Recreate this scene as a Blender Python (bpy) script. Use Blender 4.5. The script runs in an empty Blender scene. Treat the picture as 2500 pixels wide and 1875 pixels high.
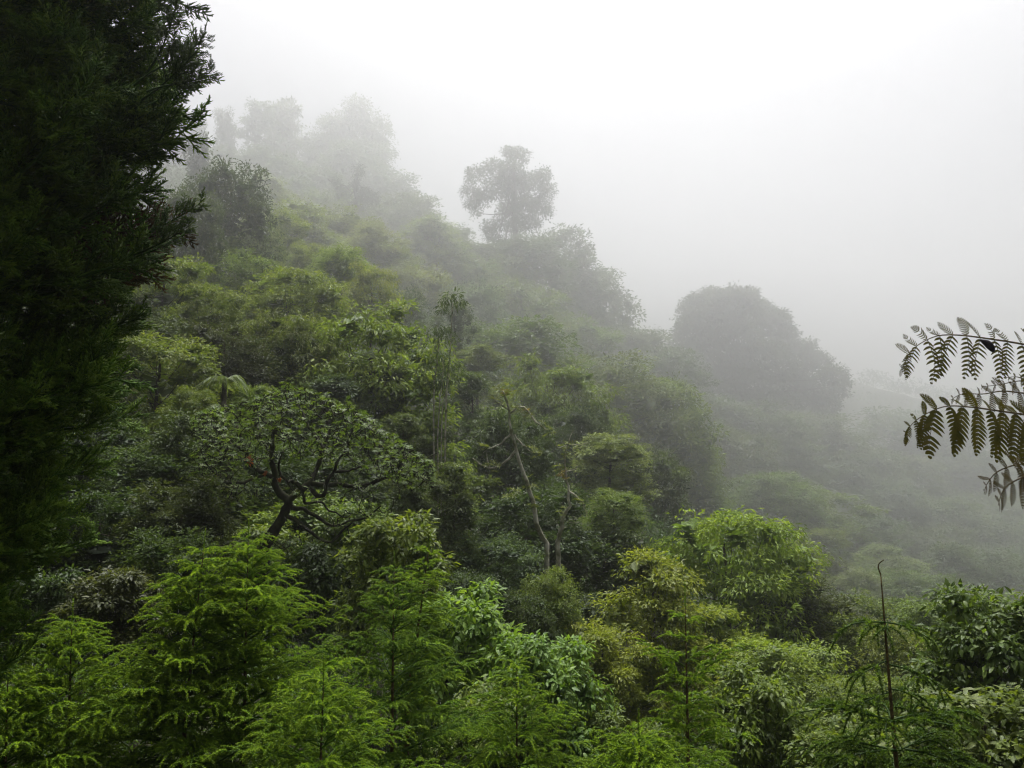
import bpy, math, random
import numpy as np
from mathutils import Vector, Matrix

# ------------------------------------------------------------------ camera
sc = bpy.context.scene
COL = sc.collection
FPX = 1250.0 / math.tan(math.radians(30.0))      # focal length in photo pixels (2500 wide)
PITCH = math.radians(5.0)
cam_d = bpy.data.cameras.new("camera")
cam_d.sensor_width = 36.0
cam_d.lens = 18.0 / math.tan(math.radians(30.0))
cam_d.clip_start = 0.1
cam_d.clip_end = 3000.0
cam_d.dof.use_dof = True
cam_d.dof.focus_distance = 45.0
cam_d.dof.aperture_fstop = 8.0
cam = bpy.data.objects.new("camera", cam_d)
COL.objects.link(cam)
cam.location = (0, 0, 0)
cam.rotation_euler = (math.radians(90.0) + PITCH, 0, 0)
sc.camera = cam

# ------------------------------------------------------------------ sky, sun, exposure
SUN_EL, SUN_AZ = math.radians(66.0), math.radians(6.0)
world = bpy.data.worlds.new("World")
sc.world = world
world.use_nodes = True
wn = world.node_tree.nodes
wl = world.node_tree.links
bg = wn["Background"]
sky = wn.new("ShaderNodeTexSky")
sky.sky_type = 'NISHITA'
sky.sun_disc = False
sky.sun_elevation = SUN_EL
sky.sun_rotation = SUN_AZ
sky.air_density = 1.0
sky.dust_density = 6.0
sky.ozone_density = 1.0
hsv = wn.new("ShaderNodeHueSaturation")
hsv.inputs["Saturation"].default_value = 0.45
wl.new(sky.outputs[0], hsv.inputs["Color"])
wl.new(hsv.outputs[0], bg.inputs[0])
bg.inputs[1].default_value = 0.05

sun_d = bpy.data.lights.new("sun", 'SUN')
sun_d.energy = 5.0
sun_d.angle = math.radians(10.0)
sun_d.color = (1.0, 0.995, 0.985)
sun = bpy.data.objects.new("sun", sun_d)
COL.objects.link(sun)
sdir = Vector((math.sin(SUN_AZ) * math.cos(SUN_EL), math.cos(SUN_AZ) * math.cos(SUN_EL), math.sin(SUN_EL)))
sun.rotation_euler = sdir.to_track_quat('Z', 'Y').to_euler()

vs = sc.view_settings
sc.display_settings.display_device = 'sRGB'
vs.view_transform = 'Standard'
vs.look = 'None'
vs.exposure = 0.75
vs.gamma = 1.0
vs.use_curve_mapping = False

cy = sc.cycles
cy.max_bounces = 8
cy.diffuse_bounces = 2
cy.glossy_bounces = 2
cy.transmission_bounces = 2
cy.volume_bounces = 4
cy.transparent_max_bounces = 4
cy.use_denoising = True
cy.filter_width = 1.15
cy.sample_clamp_indirect = 4.0
cy.caustics_reflective = False
cy.caustics_refractive = False

HAZE_DENSITY = 0.00125
HAZE_G = 0.84

# ------------------------------------------------------------------ helpers
cp, sp = math.cos(PITCH), math.sin(PITCH)

def stretch(d):
    """metres into the view for a depth read from how far the mist has faded a thing"""
    a = min(d, 17.0) + max(0.0, min(d, 60.0) - 17.0) * 0.65
    return a + max(0.0, min(d, 165.0) - 60.0) * 4.5 + max(0.0, d - 165.0) * 1.6

def ray(x, y):
    u = (x - 1250.0) / FPX
    v = (937.5 - y) / FPX
    return np.array((u, cp - sp * v, sp + cp * v))

def P(x, y, d):
    """a point of the place: what the photo shows at pixel (x, y), d metres into the view"""
    return ray(x, y) * d

def link(o, parent=None):
    COL.objects.link(o)
    if parent is not None:
        o.parent = parent
    return o

def empty(name, loc, label, cat, group=None):
    o = bpy.data.objects.new(name, None)
    COL.objects.link(o)
    o.location = loc
    o.empty_display_size = 0.2
    o['label'] = label
    o['category'] = cat
    if group:
        o['group'] = group
    return o

def mesh_np(name, V, F, tint=None, mat=None, smooth=False):
    V = np.ascontiguousarray(V, dtype=np.float32)
    F = np.ascontiguousarray(F, dtype=np.int32)
    me = bpy.data.meshes.new(name)
    n, m = len(F), F.shape[1]
    me.vertices.add(len(V))
    me.vertices.foreach_set("co", V.ravel())
    me.loops.add(n * m)
    me.loops.foreach_set("vertex_index", F.ravel())
    me.polygons.add(n)
    me.polygons.foreach_set("loop_start", np.arange(0, n * m, m, dtype=np.int32))
    if smooth:
        me.polygons.foreach_set("use_smooth", np.ones(n, dtype=bool))
    if tint is not None:
        a = me.attributes.new("tint", 'FLOAT', 'POINT')
        a.data.foreach_set("value", np.ascontiguousarray(tint, dtype=np.float32))
    me.update(calc_edges=True)
    if mat is not None:
        me.materials.append(mat)
    return me

class MB:
    """collects triangles, then becomes one mesh"""
    def __init__(self):
        self.V, self.F, self.T, self.n = [], [], [], 0
    def add(self, V, F, T=None):
        V = np.asarray(V, float)
        self.V.append(V)
        self.F.append(np.asarray(F, int) + self.n)
        self.T.append(np.full(len(V), 0.5) if T is None else np.broadcast_to(np.asarray(T, float), (len(V),)))
        self.n += len(V)
    def tube(self, pts, rad, sides=6, tint=0.5):
        V, F = tube(pts, rad, sides)
        self.add(V, F, tint)
    def mesh(self, name, mat, smooth=False):
        return mesh_np(name, np.concatenate(self.V), np.concatenate(self.F), np.concatenate(self.T), mat, smooth)

def unit(a):
    a = np.asarray(a, float)
    return a / np.maximum(np.linalg.norm(a, axis=-1, keepdims=True), 1e-9)

def tube(pts, rad, sides=6):
    pts = np.asarray(pts, float)
    n = len(pts)
    rad = np.broadcast_to(np.asarray(rad, float), (n,))
    t = unit(np.gradient(pts, axis=0))
    ref = np.array((0.31, 0.17, 1.0)) if abs(t[0][2]) < 0.8 else np.array((1.0, 0.2, 0.1))
    a = unit(np.cross(t, ref))
    b = np.cross(t, a)
    ang = np.arange(sides) * 2 * math.pi / sides
    V = pts[:, None, :] + rad[:, None, None] * (np.cos(ang)[None, :, None] * a[:, None, :] + np.sin(ang)[None, :, None] * b[:, None, :])
    V = V.reshape(-1, 3)
    F = []
    for i in range(n - 1):
        for j in range(sides):
            p, q = i * sides + j, i * sides + (j + 1) % sides
            F.append((p, q, q + sides))
            F.append((p, q + sides, p + sides))
    V = np.concatenate([V, pts[-1:]])
    k = len(V) - 1
    for j in range(sides):
        F.append(((n - 1) * sides + j, (n - 1) * sides + (j + 1) % sides, k))
    return V, np.array(F)

def smooth_line(pts, n, rng=None, wob=0.0):
    """a Catmull-Rom curve through pts"""
    pts = np.asarray(pts, float)
    q = np.concatenate([[2 * pts[0] - pts[1]], pts, [2 * pts[-1] - pts[-2]]])
    out = []
    m = len(pts) - 1
    for s in np.linspace(0, m, n):
        i = min(int(s), m - 1)
        u = s - i
        p0, p1, p2, p3 = q[i:i + 4]
        out.append(0.5 * (2 * p1 + (p2 - p0) * u + (2 * p0 - 5 * p1 + 4 * p2 - p3) * u * u + (3 * p1 - p0 - 3 * p2 + p3) * u ** 3))
    out = np.array(out)
    if rng is not None and wob > 0:
        out[1:-1] += rng.normal(0, wob, out[1:-1].shape)
    return out

def leaves(base, D, N, L, W, bend=0.25, rich=False):
    """leaf blades: kites folded on the midrib, or longer blades that also curve"""
    n = len(base)
    D = unit(D)
    S = unit(np.cross(D, N))
    N = np.cross(S, D)
    L = np.broadcast_to(L, (n,))[:, None]
    W = np.broadcast_to(W, (n,))[:, None]
    if not rich:
        m = base + D * L * 0.45
        V = np.stack([base, m + S * W * .5 + N * W * .15, base + D * L - N * L * bend, m - S * W * .5 + N * W * .15], 1)
        F = np.array([[0, 1, 2], [0, 2, 3]])
    else:
        m1 = base + D * L * .33
        m2 = base + D * L * .70 - N * L * bend * .4
        t = base + D * L - N * L * bend
        V = np.stack([base, m1 + S * W * .5 + N * W * .12, m1, m1 - S * W * .5 + N * W * .12,
                      m2 + S * W * .36, m2 - N * W * .08, m2 - S * W * .36, t], 1)
        F = np.array([[0, 1, 2], [0, 2, 3], [1, 4, 5], [1, 5, 2], [2, 5, 6], [2, 6, 3], [4, 7, 5], [5, 7, 6]])
    k = V.shape[1]
    FF = (F[None] + (np.arange(n) * k)[:, None, None]).reshape(-1, 3)
    return V.reshape(-1, 3), FF, k

# ------------------------------------------------------------------ materials
def leaf_mat(name, rough=0.55, transl=0.36, col=None, spec=0.12, warm=(1.3, 1.3, 0.5)):
    m = bpy.data.materials.new(name)
    m.use_nodes = True
    nt = m.node_tree
    n, l = nt.nodes, nt.links
    p = n["Principled BSDF"]
    out = n["Material Output"]
    if col is None:
        oi = n.new("ShaderNodeObjectInfo")
        src = oi.outputs["Color"]
    else:
        c = n.new("ShaderNodeRGB")
        c.outputs[0].default_value = (*col, 1)
        src = c.outputs[0]
    at = n.new("ShaderNodeAttribute")
    at.attribute_name = "tint"
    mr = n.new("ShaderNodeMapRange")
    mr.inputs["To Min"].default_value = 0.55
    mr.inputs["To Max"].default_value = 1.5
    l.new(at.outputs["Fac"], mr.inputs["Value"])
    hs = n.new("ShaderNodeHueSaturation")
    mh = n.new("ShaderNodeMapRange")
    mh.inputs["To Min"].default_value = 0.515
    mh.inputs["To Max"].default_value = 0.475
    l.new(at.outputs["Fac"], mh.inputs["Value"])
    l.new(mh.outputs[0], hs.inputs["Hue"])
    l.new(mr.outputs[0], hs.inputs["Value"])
    l.new(src, hs.inputs["Color"])
    l.new(hs.outputs[0], p.inputs["Base Color"])
    p.inputs["Roughness"].default_value = rough
    p.inputs["Specular IOR Level"].default_value = spec
    tr = n.new("ShaderNodeBsdfTranslucent")
    mul = n.new("ShaderNodeMix")
    mul.data_type = 'RGBA'
    mul.blend_type = 'MULTIPLY'
    mul.inputs[0].default_value = 1.0
    l.new(hs.outputs[0], mul.inputs[6])
    mul.inputs[7].default_value = (*warm, 1)
    l.new(mul.outputs[2], tr.inputs["Color"])
    mx = n.new("ShaderNodeMixShader")
    mx.inputs[0].default_value = transl
    l.new(p.outputs[0], mx.inputs[1])
    l.new(tr.outputs[0], mx.inputs[2])
    l.new(mx.outputs[0], out.inputs["Surface"])
    return m

def bark_mat(name, c1, c2, scale=6.0, rough=0.9):
    m = bpy.data.materials.new(name)
    m.use_nodes = True
    nt = m.node_tree
    n, l = nt.nodes, nt.links
    p = n["Principled BSDF"]
    tc = n.new("ShaderNodeTexCoord")
    nz = n.new("ShaderNodeTexNoise")
    nz.inputs["Scale"].default_value = scale
    nz.inputs["Detail"].default_value = 6
    l.new(tc.outputs["Object"], nz.inputs["Vector"])
    cr = n.new("ShaderNodeValToRGB")
    cr.color_ramp.elements[0].position = 0.38
    cr.color_ramp.elements[1].position = 0.62
    cr.color_ramp.elements[0].color = (*c1, 1)
    cr.color_ramp.elements[1].color = (*c2, 1)
    l.new(nz.outputs[0], cr.inputs[0])
    l.new(cr.outputs[0], p.inputs["Base Color"])
    bp = n.new("ShaderNodeBump")
    bp.inputs["Strength"].default_value = 0.5
    bp.inputs["Distance"].default_value = 0.03
    l.new(nz.outputs[0], bp.inputs["Height"])
    l.new(bp.outputs[0], p.inputs["Normal"])
    p.inputs["Roughness"].default_value = rough
    p.inputs["Specular IOR Level"].default_value = 0.12
    return m

M_LEAF = leaf_mat("leaf_broad")
M_GLOSS = leaf_mat("leaf_glossy", rough=0.5, transl=0.42, spec=0.16)
M_NEEDLE = leaf_mat("spruce_needles", rough=0.55, transl=0.45)
M_CEDAR = leaf_mat("cedar_sprays", rough=0.6, transl=0.25, spec=0.1)
M_FERN = leaf_mat("fern_blade", rough=0.55, transl=0.25, spec=0.1, col=(0.082, 0.076, 0.008))
M_FERNR = leaf_mat("fern_rust", rough=0.6, transl=0.2, spec=0.1, col=(0.078, 0.060, 0.014))
M_UNDER = leaf_mat("undergrowth_leaf", rough=0.45, col=(0.04, 0.075, 0.02))
M_FAR = leaf_mat("far_leaf", rough=0.6, col=(0.04, 0.065, 0.03))
M_EPI = leaf_mat("epiphyte_leaf", rough=0.5, col=(0.16, 0.14, 0.02))
M_BARK = bark_mat("bark_dark", (0.025, 0.02, 0.014), (0.07, 0.06, 0.04))
M_MOSS = bark_mat("bark_mossy", (0.012, 0.010, 0.006), (0.03, 0.033, 0.010), 4.0)
M_PALE = bark_mat("bark_pale", (0.10, 0.10, 0.05), (0.40, 0.38, 0.31), 2.6)
M_TWIG = bark_mat("twig_pale", (0.16, 0.14, 0.11), (0.32, 0.29, 0.24), 8.0)
M_STEM = bark_mat("spruce_stem", (0.06, 0.045, 0.02), (0.12, 0.085, 0.035), 30.0)
M_GROUND = bark_mat("forest_floor", (0.018, 0.016, 0.008), (0.03, 0.04, 0.012), 1.2)
M_DEAD = bark_mat("dead_leaf", (0.012, 0.010, 0.018), (0.03, 0.022, 0.022), 20.0, 0.6)

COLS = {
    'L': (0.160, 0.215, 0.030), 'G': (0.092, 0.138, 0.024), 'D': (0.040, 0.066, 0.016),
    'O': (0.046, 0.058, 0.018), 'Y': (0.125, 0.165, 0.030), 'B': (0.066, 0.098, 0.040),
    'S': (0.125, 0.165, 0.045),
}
rnd = random.Random(7)

def vary(c, a=0.14):
    k = 1 + rnd.uniform(-a, a)
    return (c[0] * k * (1 + rnd.uniform(-.1, .1)), c[1] * k, c[2] * k * (1 + rnd.uniform(-.12, .12)), 1)

# ------------------------------------------------------------------ the trees of the slope
# x, y of the crown's top and its width and height in the photo, distance, crown kind, colour, name, label
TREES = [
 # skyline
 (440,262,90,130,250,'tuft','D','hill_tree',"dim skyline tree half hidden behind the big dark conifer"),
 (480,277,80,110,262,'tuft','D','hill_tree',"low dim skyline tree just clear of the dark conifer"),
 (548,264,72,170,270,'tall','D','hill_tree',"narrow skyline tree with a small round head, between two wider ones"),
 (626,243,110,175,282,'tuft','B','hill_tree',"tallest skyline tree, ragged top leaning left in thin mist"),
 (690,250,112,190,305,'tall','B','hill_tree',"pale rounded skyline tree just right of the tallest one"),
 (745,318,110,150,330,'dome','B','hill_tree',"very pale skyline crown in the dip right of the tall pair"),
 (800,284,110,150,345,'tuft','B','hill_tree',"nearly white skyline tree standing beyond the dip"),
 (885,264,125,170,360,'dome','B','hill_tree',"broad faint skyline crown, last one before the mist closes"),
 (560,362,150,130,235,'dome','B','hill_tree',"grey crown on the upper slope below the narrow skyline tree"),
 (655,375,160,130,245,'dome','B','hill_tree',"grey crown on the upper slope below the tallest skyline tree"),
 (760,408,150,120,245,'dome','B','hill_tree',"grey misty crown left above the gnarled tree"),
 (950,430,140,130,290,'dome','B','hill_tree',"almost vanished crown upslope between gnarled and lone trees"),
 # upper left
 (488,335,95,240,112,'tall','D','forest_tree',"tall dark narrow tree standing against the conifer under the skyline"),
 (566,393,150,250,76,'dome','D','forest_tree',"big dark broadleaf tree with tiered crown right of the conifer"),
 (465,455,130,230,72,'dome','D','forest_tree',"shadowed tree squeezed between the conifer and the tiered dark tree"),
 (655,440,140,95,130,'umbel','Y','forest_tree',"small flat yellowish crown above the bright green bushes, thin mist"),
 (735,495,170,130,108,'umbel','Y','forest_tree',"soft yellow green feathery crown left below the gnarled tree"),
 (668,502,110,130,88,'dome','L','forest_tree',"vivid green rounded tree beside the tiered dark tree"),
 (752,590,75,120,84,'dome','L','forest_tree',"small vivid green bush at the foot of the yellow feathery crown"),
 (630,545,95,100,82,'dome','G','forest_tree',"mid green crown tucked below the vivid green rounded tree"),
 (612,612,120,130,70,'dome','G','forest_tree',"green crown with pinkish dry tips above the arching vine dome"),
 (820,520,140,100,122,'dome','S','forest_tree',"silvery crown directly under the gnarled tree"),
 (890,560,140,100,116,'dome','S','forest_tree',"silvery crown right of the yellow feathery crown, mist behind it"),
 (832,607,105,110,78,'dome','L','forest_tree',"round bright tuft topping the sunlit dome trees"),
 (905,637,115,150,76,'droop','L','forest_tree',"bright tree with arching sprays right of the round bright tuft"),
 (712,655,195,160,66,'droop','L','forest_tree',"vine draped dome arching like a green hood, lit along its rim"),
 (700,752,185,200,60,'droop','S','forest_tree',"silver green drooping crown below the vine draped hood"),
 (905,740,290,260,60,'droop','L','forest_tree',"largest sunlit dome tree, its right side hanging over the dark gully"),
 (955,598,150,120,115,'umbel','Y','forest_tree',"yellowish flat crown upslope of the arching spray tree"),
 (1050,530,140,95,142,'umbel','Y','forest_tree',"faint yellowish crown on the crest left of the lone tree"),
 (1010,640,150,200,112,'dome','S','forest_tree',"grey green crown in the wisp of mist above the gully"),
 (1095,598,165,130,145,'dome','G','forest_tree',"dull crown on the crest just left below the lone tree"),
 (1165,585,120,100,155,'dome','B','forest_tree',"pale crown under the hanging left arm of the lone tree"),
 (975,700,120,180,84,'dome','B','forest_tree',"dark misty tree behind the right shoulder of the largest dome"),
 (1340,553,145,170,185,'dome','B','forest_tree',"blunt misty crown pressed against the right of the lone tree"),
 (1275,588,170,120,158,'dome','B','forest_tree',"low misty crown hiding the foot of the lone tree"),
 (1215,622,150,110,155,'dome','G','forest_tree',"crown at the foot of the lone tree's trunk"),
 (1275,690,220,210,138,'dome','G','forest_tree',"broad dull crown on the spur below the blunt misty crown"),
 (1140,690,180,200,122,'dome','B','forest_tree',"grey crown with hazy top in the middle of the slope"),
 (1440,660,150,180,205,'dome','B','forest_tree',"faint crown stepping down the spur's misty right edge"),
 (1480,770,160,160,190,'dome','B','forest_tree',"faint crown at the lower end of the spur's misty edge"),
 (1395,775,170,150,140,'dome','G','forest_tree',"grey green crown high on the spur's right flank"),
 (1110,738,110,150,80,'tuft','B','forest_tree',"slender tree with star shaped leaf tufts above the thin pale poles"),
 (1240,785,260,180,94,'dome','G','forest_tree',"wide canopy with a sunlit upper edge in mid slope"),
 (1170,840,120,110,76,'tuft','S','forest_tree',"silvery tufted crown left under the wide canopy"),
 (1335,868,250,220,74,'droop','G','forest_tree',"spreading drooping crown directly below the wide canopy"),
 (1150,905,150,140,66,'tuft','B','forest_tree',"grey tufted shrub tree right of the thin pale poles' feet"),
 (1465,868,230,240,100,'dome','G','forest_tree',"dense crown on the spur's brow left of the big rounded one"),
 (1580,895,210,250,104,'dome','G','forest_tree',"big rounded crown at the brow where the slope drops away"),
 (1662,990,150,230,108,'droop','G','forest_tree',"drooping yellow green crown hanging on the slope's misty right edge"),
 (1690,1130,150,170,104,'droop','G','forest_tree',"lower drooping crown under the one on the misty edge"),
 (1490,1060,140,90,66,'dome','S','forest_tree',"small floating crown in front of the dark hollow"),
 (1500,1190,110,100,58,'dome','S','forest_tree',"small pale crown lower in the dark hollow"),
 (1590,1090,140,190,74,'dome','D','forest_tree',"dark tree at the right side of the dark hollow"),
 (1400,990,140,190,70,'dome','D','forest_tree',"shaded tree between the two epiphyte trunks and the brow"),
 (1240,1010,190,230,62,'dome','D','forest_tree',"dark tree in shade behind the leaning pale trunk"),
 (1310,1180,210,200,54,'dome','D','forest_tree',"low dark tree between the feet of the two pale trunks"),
 (1480,1280,170,170,56,'dome','D','forest_tree',"darkest tree at the bottom of the hollow"),
 # left middle
 (405,622,190,160,62,'dome','G','forest_tree',"grey green tree beside the conifer below the tiered dark tree"),
 (522,690,150,150,60,'droop','S','forest_tree',"pale speckled crown left of the vine draped hood"),
 (549,790,170,150,52,'dome','O','forest_tree',"brownish dark tree between speckled crown and tree fern"),
 (330,760,180,140,52,'dome','D','forest_tree',"murky tree right at the conifer's lower edge"),
 (395,805,230,200,42,'dome','G','forest_tree',"dark bodied tree with a lit top, left of the tree fern"),
 (645,830,140,160,57,'dome','D','forest_tree',"shaded tree hanging with vines above the twisted tree"),
 (800,915,200,160,53,'tuft','B','forest_tree',"grey green crown behind the top of the twisted tree"),
 (945,885,160,150,58,'tuft','B','forest_tree',"speckled grey tree left of the thin pale poles"),
 (985,1010,130,130,47,'tuft','B','forest_tree',"thin grey tree beyond the right tip of the twisted tree"),
 (470,940,110,120,37,'droop','G','forest_tree',"light green bush touching the tree fern's left side"),
 (610,930,100,110,43,'droop','G','forest_tree',"pale bush behind the tree fern's right side"),
 (270,1010,190,210,35,'dome','D','forest_tree',"dark tree under the conifer's overhang"),
 (375,1085,210,190,31,'dome','D','forest_tree',"olive tree with sparse lit leaves left of the twisted tree"),
 (500,1005,190,200,33,'dome','D','forest_tree',"dark leafy tree tucked behind the twisted tree's left limbs"),
 (245,1190,220,210,26,'dome','D','forest_tree',"olive brown tree in the shade above the reddish shrub"),
 (450,1165,200,200,25,'dome','O','forest_tree',"olive tree close behind the tallest spruce's tip"),
 (290,1368,230,200,17,'shrub','O','shrub',"reddish olive small leaved shrub above the smallest left spruce"),
 (130,1380,170,220,19,'shrub','D','shrub',"dark shrub in the corner below the conifer"),
 (640,1270,230,180,30,'shrub','G','shrub',"fine leaved green shrub below the twisted tree's lower limbs"),
 (800,1320,230,220,25,'shrub','D','shrub',"dark green shrub right of the tallest spruce"),
 (880,1210,190,180,31,'shrub','G','shrub',"glossy leaved shrub under the twisted tree's right limbs"),
 (600,1075,230,210,38,'dome','D','forest_tree',"dark leafage seen through the twisted tree's left limbs"),
 (800,1090,220,200,40,'dome','D','forest_tree',"dark leafage seen through the twisted tree's right limbs"),
 (700,1190,250,190,36,'dome','G','forest_tree',"leafy tree behind the twisted tree's forked trunk"),
 # upper slope in mist
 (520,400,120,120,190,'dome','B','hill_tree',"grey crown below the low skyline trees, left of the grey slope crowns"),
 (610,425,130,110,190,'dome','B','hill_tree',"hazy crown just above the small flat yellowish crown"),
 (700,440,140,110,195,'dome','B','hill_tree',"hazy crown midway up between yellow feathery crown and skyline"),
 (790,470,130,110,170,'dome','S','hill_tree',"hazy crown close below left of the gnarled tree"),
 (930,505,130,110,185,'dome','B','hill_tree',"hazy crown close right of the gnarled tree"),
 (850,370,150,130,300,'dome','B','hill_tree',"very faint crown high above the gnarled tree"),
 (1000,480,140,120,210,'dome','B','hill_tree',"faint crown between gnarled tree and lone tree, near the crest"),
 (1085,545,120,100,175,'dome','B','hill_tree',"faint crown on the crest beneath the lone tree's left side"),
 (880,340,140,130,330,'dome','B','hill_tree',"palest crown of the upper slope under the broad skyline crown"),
 (215,860,190,220,44,'dome','D','forest_tree',"dark tree half covered by the conifer's lower sprays"),
 (150,1060,200,240,34,'dome','D','forest_tree',"dark tree mostly hidden behind the conifer's lowest sprays"),
 (400,1290,190,200,21,'dome','D','forest_tree',"dark small leaved tree between reddish shrub and tallest spruce"),
 (100,1250,190,220,24,'dome','D','forest_tree',"dark tree in the far left corner above the corner shrub"),
 # centre hollow
 (1110,1125,170,200,40,'tuft','B','forest_tree',"grey green bushy tree right of the twisted tree's tip"),
 (1010,1140,140,190,37,'tuft','B','forest_tree',"soft grey tree directly right of the twisted tree's limbs"),
 (1195,1300,170,180,38,'dome','B','forest_tree',"dim grey crown left below the leaning pale trunk"),
 (1150,1390,150,150,30,'dome','D','forest_tree',"dim grey shrub peeping over the sunlit slope of bushes"),
 (1345,1395,125,150,34,'dome','G','forest_tree',"small olive tree with a bare trunk in the dark hollow"),
 (1280,1440,120,150,30,'dome','D','forest_tree',"blackish bush left of the small bare trunked tree"),
 (1420,1450,150,150,42,'dome','D','forest_tree',"shaded bush at the left foot of the bright spreading tree"),
 # right lower slope
 (1593,1358,270,270,36,'umbel','L','forest_tree',"bright spreading tree with layered sunlit leaves, bare twigs under it"),
 (1470,1520,200,210,32,'umbel','L','forest_tree',"sunlit lower left neighbour of the bright spreading tree"),
 (1720,1470,210,220,42,'umbel','L','forest_tree',"sunlit right shoulder of the bright tree, behind the thin spruce top"),
 (1850,1560,250,180,38,'umbel','L','forest_tree',"sunlit terrace of leaves left of the leaning spruce leader"),
 (1765,1235,290,290,58,'droop','L','forest_tree',"large light green tree with hanging sprays in mid right"),
 (1890,1155,170,130,102,'dome','G','forest_tree',"rounded crown peeping over the broad right crown"),
 (2000,1190,230,160,105,'tuft','G','forest_tree',"broad crown in mist above the tall spruce leader"),
 (1905,1300,150,170,74,'dome','G','forest_tree',"crown with one thin pale stem right of the hanging spray tree"),
 (1992,1345,150,120,84,'tuft','O','forest_tree',"pale brownish crown left of the spruce leader's bend"),
 (1966,1430,210,170,57,'dome','O','forest_tree',"greyish brown rounded crown left of the spruce leader"),
 (2075,1490,150,160,54,'dome','G','forest_tree',"small green crown crossed by the spruce leader's first side shoots"),
 (1965,1570,240,200,40,'umbel','L','forest_tree',"light green crown behind the left bush, left of the leader"),
 (2100,1640,210,200,34,'dome','G','forest_tree',"green crown seen behind the leader's lower whorls"),
 (2215,1535,170,210,44,'dome','Y','forest_tree',"yellowing brown tinged tree left of the dark leafy bush"),
 (2100,1395,150,130,80,'tuft','G','forest_tree',"hazy crown right behind the spruce leader's bend"),
 (2090,1260,200,160,112,'tuft','B','forest_tree',"misty crown above the spruce leader's curled tip"),
 (2240,1270,200,170,130,'dome','B','forest_tree',"misty crown right of the leader's curled tip"),
 (2340,1335,200,170,104,'dome','B','forest_tree',"misty crown just above the dark leafy bush"),
 (2450,1330,180,160,120,'dome','B','forest_tree',"misty crown at the far right above the dark leafy bush"),
 (2170,1395,170,150,86,'dome','G','forest_tree',"hazy green crown left of the dark leafy bush"),
 (2080,1100,190,170,160,'dome','B','forest_tree',"faint crown below the right shoulder of the great dome tree"),
 (2190,1105,200,180,182,'dome','B','forest_tree',"faint crown below the tips of the middle fern fronds"),
 (2200,990,220,170,232,'dome','B','forest_tree',"ghostly skyline crown left of the lower fern frond tip"),
 (2330,1090,220,180,212,'dome','B','forest_tree',"ghostly crown behind the hanging middle fern fronds"),
 (2410,1200,220,180,170,'dome','B','forest_tree',"ghostly crown beneath the lowest fern frond"),
 (1790,1050,180,180,150,'dome','B','forest_tree',"grey crown at the foot of the great dome tree"),
 (1910,1065,160,140,152,'dome','B','forest_tree',"grey crown under the middle of the great dome tree"),
 (1920,1230,170,130,118,'dome','B','forest_tree',"misty crown left below the spruce leader's curled tip"),
 (2010,1290,170,120,96,'tuft','G','forest_tree',"hazy crown directly left of the spruce leader's curled tip"),
 (2160,1330,170,120,98,'tuft','G','forest_tree',"hazy crown right of the leader, under the misty ones"),
 (2270,1200,190,140,140,'dome','B','forest_tree',"faint crown in the middle of the misty right slope"),
 (2130,1180,180,130,140,'dome','B','forest_tree',"faint crown left in the middle of the misty right slope"),
 (1700,960,180,140,172,'dome','B','forest_tree',"faint crown at the great dome tree's lower left"),
 (1985,1010,180,140,176,'dome','B','forest_tree',"faint crown at the great dome tree's lower right"),
 (1840,985,180,140,180,'dome','B','forest_tree',"faint crown against the great dome tree's lower middle"),
 (1630,850,150,150,150,'dome','B','forest_tree',"faint crown between the slope's brow and the great dome tree"),
 (1560,800,150,140,165,'dome','B','forest_tree',"palest crown above the big rounded brow crown"),
 (2020,1110,170,130,160,'dome','B','forest_tree',"faint crown below the great dome tree's right end"),
 (2480,1260,180,150,135,'dome','B','forest_tree',"misty crown cut by the right edge above the dark bush"),
 (2460,1100,180,160,195,'dome','B','forest_tree',"ghostly crown at the right edge behind the fern fronds"),
 (2300,1010,200,150,230,'dome','B','forest_tree',"ghostly crown just behind the middle fern frond's tip"),
 (2260,1400,170,130,84,'dome','G','forest_tree',"hazy green crown touching the dark leafy bush's left edge"),
 (1850,1330,150,140,80,'dome','G','forest_tree',"green crown behind the hanging spray tree's right side"),
 (2140,1450,180,150,64,'droop','G','forest_tree',"drooping green crown crossed by the spruce leader just above its first shoots"),
 (1890,1405,170,140,66,'dome','G','forest_tree',"rounded green crown right below the hanging spray tree"),
 (2290,1465,170,150,60,'dome','G','forest_tree',"green crown half behind the dark leafy bush's left side"),
 # near bushes
 (1110,1415,320,330,17,'shrub','L','shrub',"sunlit leafy bush forming the left of the bright foreground slope"),
 (1330,1535,320,330,15.5,'shrub','L','shrub',"sunlit leafy bush forming the right of the bright foreground slope"),
 (1215,1640,260,300,14.5,'shrub','G','shrub',"grey green bush below the sunlit slope behind the small centre spruce"),
 (1455,1700,190,240,15.5,'shrub','S','shrub',"pale leafed bush drooping left of the thin topped spruce"),
 (965,1232,270,320,19.5,'shrub','G','shrub',"upright sunlit shrub with thin stems behind the centre spruce"),
 (1850,1620,280,320,14,'shrub','G','shrub',"round leafy bush between the two spruce leaders"),
 (2080,1720,300,300,12.5,'shrub','G','shrub',"low leafy bush behind the foot of the leaning leader"),
 (2405,1422,330,340,12,'shrub','G','shrub',"tall dark leafy bush at the right edge with hanging vine tips"),
 (2400,1660,430,360,10,'shrub','G','shrub',"wide glossy bush filling the bottom right corner"),
 (1590,1760,170,240,13,'shrub','G','shrub',"leafy bush low in the dark behind the thin topped spruce"),
]

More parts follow.
